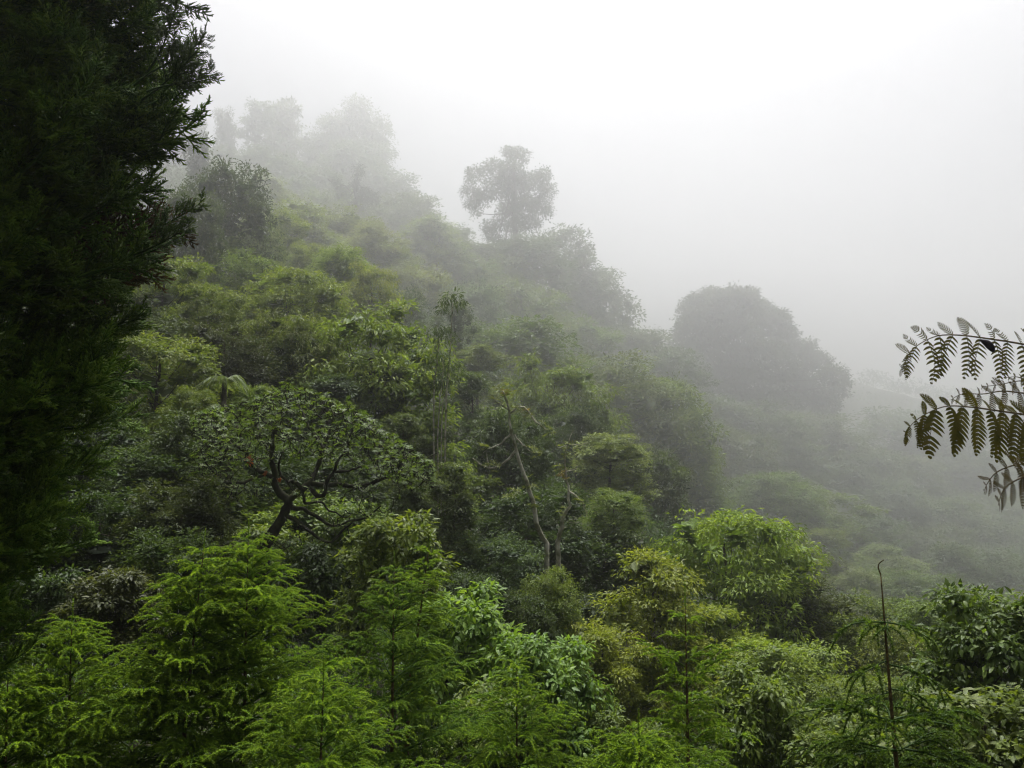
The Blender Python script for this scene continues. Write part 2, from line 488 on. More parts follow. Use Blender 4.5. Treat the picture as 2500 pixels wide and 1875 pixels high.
# ------------------------------------------------------------------ ground: a hillside through the feet of those trees
TREES = [(x, y, w, h, stretch(d * (1.22 if x > 1850 and d > 79 else 1.0)), k, c, nm, lb) for (x, y, w, h, d, k, c, nm, lb) in TREES]
HEIGHT_OF = {'tuft': 1.45, 'tall': 1.3, 'dome': 1.35, 'umbel': 1.6, 'droop': 1.3, 'shrub': 1.2}
ctl = []
for (x, y, w, h, d, k, c, nm, lb) in TREES:
    p = P(x, y, d)
    ctl.append((math.atan2(p[0], p[1]), math.log(math.hypot(p[0], p[1])), p[2] - h * d / FPX * HEIGHT_OF[k] - (2.0 if d > 25 else 0.6)))
for a in (-30, -15, 0, 15, 30):
    r = math.radians(a)
    for d, z in ((1, -1.7), (2.5, -1.9), (5, -3.6), (8, -5.2), (12, -6.6)):
        ctl.append((r, math.log(d), z))
    for d, z in ((1250, 200 - a * 4.4), (1600, 210 - a * 4.4)):
        ctl.append((r, math.log(d), z))
for a, z300 in ((-150, 40), (-120, 60), (-90, 80), (-60, 95), (-42, 95), (45, -25), (60, -30), (90, -20), (120, 0), (150, 20), (180, 30)):
    r = math.radians(a)
    for d in (1, 3, 8, 20, 60, 150, 300, 600, 1600):
        z = -1.7 if d <= 3 else (-1.7 + (z300 + 1.7) * min(2.2, d / 300.0) if abs(a) > 50 else -1.7 + (z300 + 1.7) * min(2.2, max(0, (d - 25) / 275.0)) - min(d, 25) * 0.25)
        ctl.append((r, math.log(d), z))
ctl = np.array(ctl)

def ground_z(x, y):
    x = np.atleast_1d(np.asarray(x, float))
    y = np.atleast_1d(np.asarray(y, float))
    az = np.arctan2(x, y)
    ld = np.log(np.maximum(np.hypot(x, y), 0.5))
    out = np.empty(len(x))
    for s in range(0, len(x), 4000):
        a, l = az[s:s + 4000, None], ld[s:s + 4000, None]
        da = np.abs(a - ctl[None, :, 0])
        da = np.minimum(da, 2 * math.pi - da)
        q = (da / 0.10) ** 2 + ((l - ctl[None, :, 1]) / 0.16) ** 2
        w = np.exp(-0.5 * q) + 0.02 * np.exp(-0.12 * q) + 1e-4 / (1 + q) ** 2
        out[s:s + 4000] = (w * ctl[None, :, 2]).sum(1) / w.sum(1)
    return out

def build_ground():
    azs = np.concatenate([np.radians(np.linspace(-42, 42, 169)), np.radians(np.linspace(46, 314, 68))])
    rs = np.concatenate([[0.6, 1.2], np.exp(np.linspace(math.log(2.0), math.log(1600.0), 136))])
    A, R = np.meshgrid(azs, rs)
    X, Y = (R * np.sin(A)).ravel(), (R * np.cos(A)).ravel()
    Z = ground_z(X, Y)
    rng = np.random.default_rng(3)
    Z += rng.normal(0, 1, len(Z)) * 0.012 * np.minimum(np.hypot(X, Y), 60) * (np.hypot(X, Y) > 6)
    V = np.stack([X, Y, Z], 1)
    na, nr = len(azs), len(rs)
    i, j = np.meshgrid(np.arange(nr - 1), np.arange(na), indexing='ij')
    a = (i * na + j).ravel()
    b = (i * na + (j + 1) % na).ravel()
    F = np.stack([a, b, b + na, a + na], 1)[:, ::-1]
    V = np.concatenate([V, [[0, 0, -1.7]]])
    c = len(V) - 1
    me = mesh_np("ground", V, F, None, M_GROUND, True)
    # close the centre
    import bmesh
    bm = bmesh.new()
    bm.from_mesh(me)
    bm.verts.ensure_lookup_table()
    for k in range(na):
        bm.faces.new((bm.verts[c], bm.verts[(k + 1) % na], bm.verts[k]))
    bm.normal_update()
    bm.to_mesh(me)
    bm.free()
    o = link(bpy.data.objects.new("ground", me))
    o['kind'] = 'structure'
    return float(Z.min())

ZMIN = build_ground()

# ------------------------------------------------------------------ crowns
def crown_arrays(seed, lobes, n_clump, n_leaf, L, W, droop=0.3, clump_r=0.07, flat=0.55, rich=False, core=True):
    """leaf clumps on the outside of a set of lobes (x, y, z, r, rz)"""
    rng = np.random.default_rng(seed)
    lobes = np.asarray(lobes, float)
    C, Rr = lobes[:, :3], lobes[:, 3:5]
    pick = rng.choice(len(lobes), n_clump * 3, p=Rr[:, 0] ** 2 / (Rr[:, 0] ** 2).sum())
    dirs = unit(rng.normal(0, 1, (n_clump * 3, 3)) + np.array((0, 0, 0.35)))
    dirs[:, 2] = np.where(dirs[:, 2] < -0.55, -dirs[:, 2], dirs[:, 2])
    rad = np.stack([Rr[pick, 0], Rr[pick, 0], Rr[pick, 1]], 1)
    shell = rng.uniform(0.72, 1.06, (len(pick), 1))
    pos = C[pick] + dirs * rad * shell
    # keep what is not buried in another lobe
    q = ((pos[:, None, :] - C[None]) / np.stack([Rr[:, 0], Rr[:, 0], Rr[:, 1]], 1)[None])
    inside = ((q ** 2).sum(2) < 0.42).any(1)
    keep = np.nonzero(~inside)[0][:n_clump]
    pos, dirs = pos[keep], dirs[keep]
    nc = len(pos)
    ctint = rng.uniform(0.15, 0.85, nc)
    size = rng.uniform(0.6, 1.4, nc)
    idx = np.repeat(np.arange(nc), n_leaf)
    n = len(idx)
    off = np.clip(rng.normal(0, 1, (n, 3)), -1.5, 1.5) * clump_r * size[idx][:, None]
    off[:, 2] *= flat
    base = pos[idx] + off
    D = unit(off) * 0.8 + dirs[idx] * 0.7 + rng.normal(0, 0.45, (n, 3))
    D[:, 2] -= droop * (0.6 + rng.uniform(0, 1.2, n))
    N = unit(dirs[idx] * 0.6 + np.array((0, 0, 0.9)) + rng.normal(0, 0.35, (n, 3)))
    Ls = L * rng.uniform(0.6, 1.3, n)
    V, F, k = leaves(base, D, N, Ls, Ls * W, 0.22, rich)
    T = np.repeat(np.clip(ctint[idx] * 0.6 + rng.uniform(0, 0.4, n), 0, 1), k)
    # large flat leaves added inside the lobes to block the sun, tinted dark
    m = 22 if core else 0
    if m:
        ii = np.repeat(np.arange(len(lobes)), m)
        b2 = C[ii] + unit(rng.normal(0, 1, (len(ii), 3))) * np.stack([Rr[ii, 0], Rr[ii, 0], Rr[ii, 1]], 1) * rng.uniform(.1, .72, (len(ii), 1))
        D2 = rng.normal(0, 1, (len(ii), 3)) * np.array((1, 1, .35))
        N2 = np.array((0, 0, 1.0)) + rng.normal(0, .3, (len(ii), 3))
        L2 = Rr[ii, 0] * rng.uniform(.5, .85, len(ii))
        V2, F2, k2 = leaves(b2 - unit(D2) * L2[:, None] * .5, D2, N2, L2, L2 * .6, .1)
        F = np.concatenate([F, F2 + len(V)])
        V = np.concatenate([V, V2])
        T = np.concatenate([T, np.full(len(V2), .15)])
    return V, F, T

def lobes_for(kind, seed):
    rng = np.random.default_rng(seed)
    out = []
    if kind in ('dome', 'droop', 'shrub'):
        out.append((0, 0, -0.52, 0.36, 0.42))
        n = 16 if kind == 'shrub' else 30
        for i in range(n):
            a = i * 2.4 + rng.uniform(-.3, .3)
            t = (i + 0.5) / n
            z = -0.10 - 0.85 * t
            rr = 0.37 * math.sqrt(max(0.02, 1 - ((z + 0.62) / 0.57) ** 2)) if z > -0.62 else 0.36
            r = rng.uniform(0.10, 0.17)
            rr *= rng.uniform(.85, 1.12)
            out.append((rr * math.cos(a), rr * math.sin(a), z + rng.uniform(-.05, .05), r, r * rng.uniform(0.6, 1.0)))
        if kind == 'droop':
            for i in range(14):
                a = rng.uniform(0, 6.28)
                rr = rng.uniform(0.36, 0.46)
                out.append((rr * math.cos(a), rr * math.sin(a), rng.uniform(-.85, -.5), 0.08, 0.24))
    elif kind == 'tuft':
        for i in range(24):
            a = i * 2.4 + rng.uniform(-.4, .4)
            z = -rng.uniform(0.1, 0.95)
            rr = rng.uniform(0.05, 0.38) * (0.6 if z > -0.25 else 1)
            r = rng.uniform(0.09, 0.17)
            out.append((rr * math.cos(a), rr * math.sin(a), z, r, r * 0.8))
        out.append((rng.uniform(-.12, .12), 0, -0.1, 0.13, 0.1))
    elif kind == 'tall':
        for i in range(17):
            a = i * 2.4
            t = i / 17.0
            z = -0.06 - 0.9 * t
            rr = rng.uniform(0.06, 0.3) * (0.6 if abs(t - 0.3) < 0.12 else 1)
            r = rng.uniform(0.13, 0.2)
            out.append((rr * math.cos(a), rr * math.sin(a), z, r, r * 0.55))
    elif kind == 'umbel':
        for layer, (z, R, n) in enumerate(((-0.12, 0.2, 6), (-0.33, 0.33, 10), (-0.56, 0.40, 12), (-0.8, 0.40, 12))):
            for i in range(n):
                a = i * 6.283 / n + layer + rng.uniform(-.3, .3)
                rr = R * rng.uniform(0.3, 1.0)
                r = rng.uniform(0.10, 0.17)
                out.append((rr * math.cos(a), rr * math.sin(a), z + rng.uniform(-.09, .09), r, r * 0.55))
    if kind in ('dome', 'droop', 'tuft', 'umbel'):
        for i in range(16):
            a = i * 2.4 + rng.uniform(-.4, .4)
            rr = rng.uniform(0.15, 0.42)
            r = rng.uniform(0.12, 0.2)
            out.append((rr * math.cos(a), rr * math.sin(a), -0.95 - 0.7 * i / 16 + rng.uniform(-.06, .06), r, r * 1.1))
    return np.array(out)

PROTO = {}
SPEC = {  # clumps, leaves per clump, leaf length, width ratio, droop, clump radius
    'dome': (430, 44, 0.033, 0.46, 0.25, 0.050),
    'droop': (450, 40, 0.038, 0.34, 0.75, 0.048),
    'tuft': (380, 36, 0.039, 0.40, 0.35, 0.040),
    'tall': (280, 22, 0.050, 0.45, 0.25, 0.055),
    'umbel': (430, 42, 0.034, 0.40, 0.45, 0.052),
    'shrub': (520, 13, 0.056, 0.40, 0.55, 0.040),
}
for kind, (nc, nl, L, W, dr, cr) in SPEC.items():
    PROTO[kind] = []
    for s in range(4 if kind in ('dome', 'shrub', 'umbel') else 3):
        lb = lobes_for(kind, 11 + s * 7)
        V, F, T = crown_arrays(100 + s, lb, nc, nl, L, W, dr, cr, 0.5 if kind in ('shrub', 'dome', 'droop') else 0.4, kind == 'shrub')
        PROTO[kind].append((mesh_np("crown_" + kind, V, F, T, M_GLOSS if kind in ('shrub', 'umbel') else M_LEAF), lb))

ZMAX = [0.0]

def trunk_mesh(lobes, top, w, h, foot, rng, mat, thick=0.035, rotz=0.0):
    """a tapered trunk from the foot with a limb to most lobes; world coordinates relative to foot"""
    mb = MB()
    c, s = math.cos(rotz), math.sin(rotz)
    A = np.array([(w * (l[0] * c - l[1] * s), w * (l[0] * s + l[1] * c), h * l[2]) for l in lobes]) + (top - foot)
    fork = np.array((0, 0, 0)) + (top - foot) + np.array((rng.normal(0, .04) * w, rng.normal(0, .04) * w, -0.8 * h))
    if fork[2] < 0.5:
        fork[2] = 0.5
    r0 = max(0.05, w * thick)
    head = (top - foot) + np.array((0, 0, -0.22 * h))
    mid = fork * 0.5 + np.array((rng.normal(0, .05) * w, rng.normal(0, .05) * w, 0))
    mb.tube(smooth_line([(0, 0, -0.4), mid, fork, head], 10, rng, r0 * .15), np.linspace(r0 * 1.3, r0 * 0.35, 10), 7)
    for i, a in enumerate(A[1:15]):
        t = rng.uniform(0.0, 0.7)
        b = fork * (1 - t) + head * t
        if a[2] < b[2] - 0.1 * h:
            b = fork
        m = (a + b) / 2 + np.array((0, 0, -0.04 * h)) + rng.normal(0, .02, 3) * w
        mb.tube(smooth_line([b, m, a], 5), np.linspace(r0 * .2, r0 * .06, 5), 4)
    return mb.mesh("trunk", mat, True)

GROUPS = {'hill_tree': "trees along the misty skyline", 'forest_tree': "trees of the forested slope", 'shrub': "leafy bushes in front of the slope"}
CATS = {'hill_tree': "tree", 'forest_tree': "tree", 'shrub': "bush"}
SCALE_UP = {'dome': 1.5, 'droop': 1.38, 'tuft': 1.4, 'tall': 1.15, 'umbel': 1.4, 'shrub': 1.12}
TALL_UP = {'dome': 1.3, 'droop': 1.3, 'tuft': 1.2, 'tall': 1.1, 'umbel': 1.35, 'shrub': 1.1}

def place_tree(i, x, y, w, h, d, kind, col, name, label):
    rng = np.random.default_rng(500 + i)
    top = P(x, y + h * 0.02, d)
    wm, hm = w * d / FPX * SCALE_UP[kind], h * d / FPX * TALL_UP[kind]
    gz = float(ground_z(top[0], top[1])[0])
    gz = min(gz, top[2] - hm * 1.08)
    foot = np.array((top[0], top[1], gz))
    root = empty(name, foot, label, CATS[name], GROUPS[name])
    me, lb = PROTO[kind][i % len(PROTO[kind])]
    rz = rng.uniform(0, 6.28)
    cr = link(bpy.data.objects.new("crown", me), root)
    cr.location = top - foot
    cr.rotation_euler = (rng.normal(0, .07), rng.normal(0, .07), rz)
    ax = rng.uniform(.9, 1.12)
    cr.scale = (wm * ax, wm / ax, hm)
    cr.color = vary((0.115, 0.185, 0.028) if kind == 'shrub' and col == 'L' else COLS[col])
    tk = link(bpy.data.objects.new("trunk", trunk_mesh(lb, top, wm, hm, foot, rng, M_BARK, 0.022, rz)), root)
    ZMAX[0] = max(ZMAX[0], top[2])
    return root

for i, t in enumerate(TREES):
    place_tree(i, *t)

# ------------------------------------------------------------------ trees with a shape of their own
def lobed_tree(name, label, d, lobes_px, trunk_px, col, cat="tree", group=None, leaf=0.5, per_r=26, nl=20, mat=M_LEAF, seed=1, depth=0.8, trunk_r=6, extra=None, bark=M_BARK, wr=0.45, solid=True):
    rng = np.random.default_rng(seed)
    k = d / FPX
    if not solid:
        lobes_px = [(x, y, r * .93) for x, y, r in lobes_px]
    pts = [P(x, y, d) for x, y in trunk_px]
    foot = np.array(pts[-1])
    g = float(ground_z(foot[0], foot[1])[0])
    if g < foot[2]:
        pts.append(np.array((foot[0], foot[1], g)))
        foot = pts[-1]
    root = empty(name, foot, label, cat, group)
    xs = np.array([l[0] for l in lobes_px])
    half = max(30, (xs.max() - xs.min()) / 2)
    L = []
    for (x, y, r) in lobes_px:
        c = P(x, y, d)
        dd = rng.uniform(-1, 1) * depth * math.sqrt(max(0.1, 1 - ((x - xs.mean()) / (half * 1.15)) ** 2)) * half * k
        c = c * (1 + dd / d)
        L.append((*(c - foot), r * k, r * k * 0.85))
    L = np.array(L)
    nc = int(sum((l[2] ** 1.3) * per_r / 30.0 for l in lobes_px))
    V, F, T = crown_arrays(seed, L, nc, nl, leaf, wr, 0.35, leaf * 0.95, 0.6 if solid else 1.0, core=solid)
    cr = link(bpy.data.objects.new("crown", mesh_np("crown", V, F, T, mat)), root)
    cr.color = (*col, 1)
    mb = MB()
    pts = [p - foot for p in pts][::-1]
    r0 = trunk_r * k
    tl = smooth_line(pts, 14, rng, r0 * 0.1)
    mb.tube(tl, np.linspace(r0 * 1.3, r0 * .45, 14), 8)
    for l in L:
        j = 8 + int(rng.integers(0, 6))
        b = tl[min(j, 13)]
        a = l[:3]
        m = (a + b) / 2 + rng.normal(0, .06, 3) * np.linalg.norm(a - b)
        mb.tube(smooth_line([b, m, a], 6), np.linspace(r0 * .26, r0 * .06, 6), 5)
    if extra:
        for poly, rr in extra:
            q = [P(x, y, d) - foot for x, y in poly]
            mb.tube(smooth_line(q, 8), rr * k, 4)
    link(bpy.data.objects.new("trunk", mb.mesh("trunk", bark, True)), root)
    ZMAX[0] = max(ZMAX[0], float((L[:, 2] + L[:, 4]).max() + foot[2]))
    return root

lobed_tree("lone_tree", "tall lone tree standing above the canopy in the mist, with an open ragged crown", stretch(165),
    [(1258, 385, 24), (1243, 372, 12), (1278, 384, 14), (1252, 425, 32), (1205, 418, 30), (1165, 432, 26), (1150, 470, 22), (1172, 490, 22), (1162, 520, 14), (1152, 500, 14),
     (1215, 465, 34), (1255, 470, 38), (1300, 450, 30), (1325, 432, 20), (1332, 470, 24), (1318, 505, 30), (1335, 520, 14), (1285, 510, 34), (1245, 520, 30), (1222, 548, 20), (1262, 555, 26),
     (1290, 550, 22), (1200, 572, 16), (1215, 592, 14), (1240, 590, 9), (1188, 555, 13), (1306, 545, 14), (1228, 605, 12), (1250, 580, 16)],
    [(1256, 400), (1258, 470), (1256, 540), (1262, 590), (1266, 640)], (0.05, 0.07, 0.04), leaf=1.4, per_r=40, nl=11, seed=21, depth=0.4, solid=False, trunk_r=8,
    extra=[([(1250, 560), (1247, 590), (1250, 612)], 1.2), ([(1238, 560), (1234, 600), (1236, 625)], 0.9)])
lobed_tree("great_dome_tree", "huge dome shaped tree fading in the mist right of centre", stretch(272),
    [(1720, 770, 62), (1768, 752, 46), (1812, 752, 44), (1850, 775, 46), (1885, 800, 44), (1905, 842, 42), (1950, 868, 38), (1990, 895, 40), (2030, 925, 34), (2040, 965, 28), (2015, 990, 36), (1700, 840, 60),
     (1690, 920, 58), (1780, 850, 78), (1860, 900, 76), (1930, 960, 68), (1780, 960, 86), (1870, 1030, 84), (1700, 1030, 76), (1980, 1040, 55), (1790, 1100, 70), (1740, 790, 60), (1680, 800, 26), (1672, 880, 24), (1735, 722, 20), (1790, 714, 18), (1830, 722, 20), (1905, 775, 18), (1925, 815, 20), (1975, 845, 16), (2055, 940, 18), (1660, 960, 30), (1655, 1040, 34), (2030, 1030, 24)],
    [(1800, 860), (1800, 1000), (1805, 1150)], (0.045, 0.06, 0.036), leaf=2.3, per_r=44, nl=15, seed=22, depth=0.7, trunk_r=14)
lobed_tree("gnarled_tree", "gnarled tree with knotted leaf clumps on crooked limbs, alone in upper mist", stretch(168),
    [(874, 413, 11), (870, 436, 9), (880, 424, 7), (822, 450, 14), (838, 470, 17), (830, 492, 14), (845, 508, 16), (893, 475, 18), (908, 492, 16), (880, 500, 18), (868, 520, 16), (850, 535, 16), (862, 455, 8), (915, 478, 9)],
    [(873, 430), (866, 460), (872, 490), (862, 530), (858, 570)], (0.045, 0.06, 0.04), leaf=1.0, per_r=46, nl=14, solid=False, seed=23, depth=0.5, trunk_r=6,
    extra=[([(800, 436), (815, 448), (840, 452), (858, 470)], 1.6), ([(920, 492), (905, 484), (880, 492)], 1.8)])

def slender_pole(x0, y0, x1, y1, d, r, label, seed):
    r *= stretch(d) / d
    d = stretch(d)
    rng = np.random.default_rng(seed)
    a, b = P(x0, y0, d), P(x1, y1, d)
    g = float(ground_z(b[0], b[1])[0])
    foot = np.array((b[0], b[1], min(g, b[2] - 0.5)))
    root = empty("bare_trunk", foot, label, "tree trunk", "thin pale bare trunks in the gully")
    mb = MB()
    n = 12
    mb.tube(smooth_line([np.zeros(3), b - foot, (a + b) / 2 - foot + rng.normal(0, .05, 3), a - foot], n, rng, 0.02), np.linspace(r, r * .5, n), 6)
    link(bpy.data.objects.new("trunk", mb.mesh("trunk", M_PALE, True)), root)
    mc = MB()
    V, F, T = crown_arrays(seed, [(0, 0, 0, .5, .4), (.3, .1, -.3, .35, .3), (-.3, 0, -.4, .3, .3)], 26, 9, 0.22, 0.3, 0.8, 0.16, core=False)
    mc.add(V, F, T)
    o = link(bpy.data.objects.new("crown", mc.mesh("crown", M_LEAF)), root)
    o.location = a - foot
    o.color = (*COLS['B'], 1)

slender_pole(1075, 815, 1060, 975, 52, 0.06, "left of the thin pale bare trunks in the gully, faintly bent", 31)
slender_pole(1080, 880, 1070, 1025, 51, 0.05, "short thin pale trunk between the two longer gully poles", 32)
slender_pole(1105, 735, 1088, 1000, 53, 0.065, "longest thin pale bare trunk in the gully", 33)
slender_pole(1098, 910, 1079, 1030, 50, 0.045, "thinnest pale trunk at the right foot of the gully poles", 34)
slender_pole(1925, 1340, 1932, 1470, 62, 0.05, "thin pale stem in the gap right of the hanging spray tree", 35)

def rosette(mb, p, up, n, L, W, rng, tint=0.5, spread=0.75, rich=False):
    a = rng.uniform(0, 6.28) + np.arange(n) * 2.399
    up = unit(up)
    s = unit(np.cross(up, (0.3, 0.9, 0.2)))
    t = np.cross(up, s)
    D = np.cos(a)[:, None] * s + np.sin(a)[:, None] * t + up * rng.uniform(0.05, 1.0 - spread + 0.3, n)[:, None]
    V, F, k = leaves(np.repeat(p[None], n, 0), D, np.repeat(up[None], n, 0) + rng.normal(0, .15, (n, 3)), L * rng.uniform(.7, 1.15, n), L * W, 0.2, rich)
    mb.add(V, F, np.repeat(np.clip(tint + rng.normal(0, .15, n), 0, 1), k))

def epiphyte_trunk(name, label, d, main, branches, tufts, yellow, seed, r=0.125):
    rng = np.random.default_rng(seed)
    q_ = stretch(d) / d
    d, r = d * q_, r * q_
    branches = [(a, b * q_) for a, b in branches]
    k = d / FPX
    pts = [P(x, y, d) for x, y in main]
    b = pts[-1]
    g = float(ground_z(b[0], b[1])[0])
    foot = np.array((b[0], b[1], min(g, b[2] - .3)))
    root = empty(name, foot, label, "tree", "pale epiphyte covered trunks in the hollow")
    mb = MB()
    tl = smooth_line([foot - foot] + [p - foot for p in pts[::-1]], 18, rng, 0.04)
    mb.tube(tl, np.linspace(r * 1.25, r * .4, 18), 7)
    link(bpy.data.objects.new("trunk", mb.mesh("trunk", M_PALE, True)), root)
    for poly, rr in branches:
        q = [P(x, y, d) - foot for x, y in poly]
        q[-1] = q[-1] * 1.0
        m2 = MB()
        m2.tube(smooth_line(q, 8, rng, 0.03), np.linspace(rr, rr * .35, 8), 5)
        link(bpy.data.objects.new("branch", m2.mesh("branch", M_PALE, True)), root)
    for (x, y, s) in tufts:
        m3 = MB()
        c = P(x, y, d) - foot
        for _ in range(5):
            rosette(m3, c + rng.normal(0, s * k * .5, 3), (rng.normal(0, .3), rng.normal(0, .3) - .3, 1), 9, s * k * 1.0, 0.2, rng, 0.6)
        o = link(bpy.data.objects.new("epiphyte", m3.mesh("epiphyte", M_LEAF)), root)
        o.color = (0.10, 0.13, 0.03, 1)
    for (x, y, s) in yellow:
        m3 = MB()
        c = P(x, y, d) - foot
        for _ in range(4):
            rosette(m3, c + rng.normal(0, s * k * .4, 3), (rng.normal(0, .3), -.3, 1), 9, s * k * 1.1, 0.22, rng, 0.7)
        o = link(bpy.data.objects.new("epiphyte", m3.mesh("epiphyte", M_EPI)), root)
        o['label'] = "yellow tuft of epiphyte leaves"

epiphyte_trunk("epiphyte_tree", "pale leaning trunk with leafy epiphytes and broken side branches, the taller one", 46,
    [(1228, 955), (1243, 1000), (1248, 1040), (1256, 1080), (1266, 1120), (1280, 1165), (1292, 1200), (1303, 1250), (1318, 1300), (1335, 1350)],
    [([(1250, 1050), (1232, 1075), (1205, 1090), (1180, 1105)], 0.06), ([(1258, 1100), (1230, 1130), (1199, 1146), (1175, 1132), (1154, 1119)], 0.07),
     ([(1246, 1010), (1275, 990), (1300, 1020), (1325, 1040), (1340, 1050)], 0.07), ([(1256, 1060), (1280, 1090), (1300, 1105)], 0.05), ([(1196, 1142), (1190, 1110), (1182, 1090)], 0.03),
     ([(1243, 1000), (1215, 985), (1195, 960)], 0.05)],
    [(1215, 955, 20), (1240, 965, 18), (1290, 1010, 14), (1335, 1045, 14), (1300, 1100, 16), (1205, 1140, 14), (1292, 1180, 16), (1250, 1205, 18), (1180, 1090, 14), (1270, 1000, 14), (1310, 1235, 14)],
    [(1233, 962, 11), (1286, 1000, 8)], 41)
epiphyte_trunk("epiphyte_tree", "shorter pale snag with a yellow tuft on its broken top", 48,
    [(1378, 1150), (1386, 1185), (1388, 1230), (1376, 1265), (1366, 1310), (1362, 1360)],
    [([(1388, 1200), (1410, 1215), (1425, 1235), (1434, 1262)], 0.06), ([(1384, 1180), (1380, 1120), (1386, 1085), (1400, 1050)], 0.05),
     ([(1386, 1085), (1365, 1092), (1358, 1078)], 0.025), ([(1386, 1085), (1415, 1085), (1436, 1080)], 0.025), ([(1378, 1155), (1400, 1145), (1415, 1138)], 0.03)],
    [(1385, 1085, 15), (1365, 1140, 14), (1410, 1220, 14), (1380, 1110, 12), (1375, 1250, 12)], [(1375, 1158, 13)], 42)

def bare_twigs():
    rng = np.random.default_rng(51)
    d = stretch(34.5)
    c = P(1530, 1560, d)
    g = float(ground_z(c[0], c[1])[0])
    foot = np.array((c[0], c[1], g))
    root = empty("dead_bush", foot, "tangle of bare pale drooping twigs hanging under the bright spreading tree", "dead bush")
    mb = MB()
    mb.tube(smooth_line([(0, 0, -.2), (0.1, .1, (c[2] - g) * .6), c - foot], 8), np.linspace(.05, .03, 8), 6)
    link(bpy.data.objects.new("stem", mb.mesh("stem", M_TWIG, True)), root)
    for i in range(16):
        m = MB()
        sx = rng.uniform(-110, 120)
        q0 = P(1535 + sx * .35, 1545 + rng.uniform(-15, 20), d + rng.uniform(-.6, .6)) - foot
        q1 = P(1535 + sx * .8, 1560 + rng.uniform(-15, 25), d + rng.uniform(-1, .6)) - foot
        q2 = P(1535 + sx, 1610 + rng.uniform(-10, 60), d + rng.uniform(-1, .6)) - foot
        ln = smooth_line([c - foot, q0, q1, q2], 10, rng, .02)
        m.tube(ln, np.linspace(.022, .006, 10), 4)
        for _ in range(4):
            j = int(rng.integers(3, 9))
            e = ln[j] + np.array((rng.normal(0, .35), rng.normal(0, .3), -rng.uniform(.2, .7)))
            m.tube(smooth_line([ln[j], (ln[j] + e) / 2 + rng.normal(0, .06, 3), e], 5), np.linspace(.011, .005, 5), 3)
        link(bpy.data.objects.new("twig", m.mesh("twig", M_TWIG, True)), root)
bare_twigs()

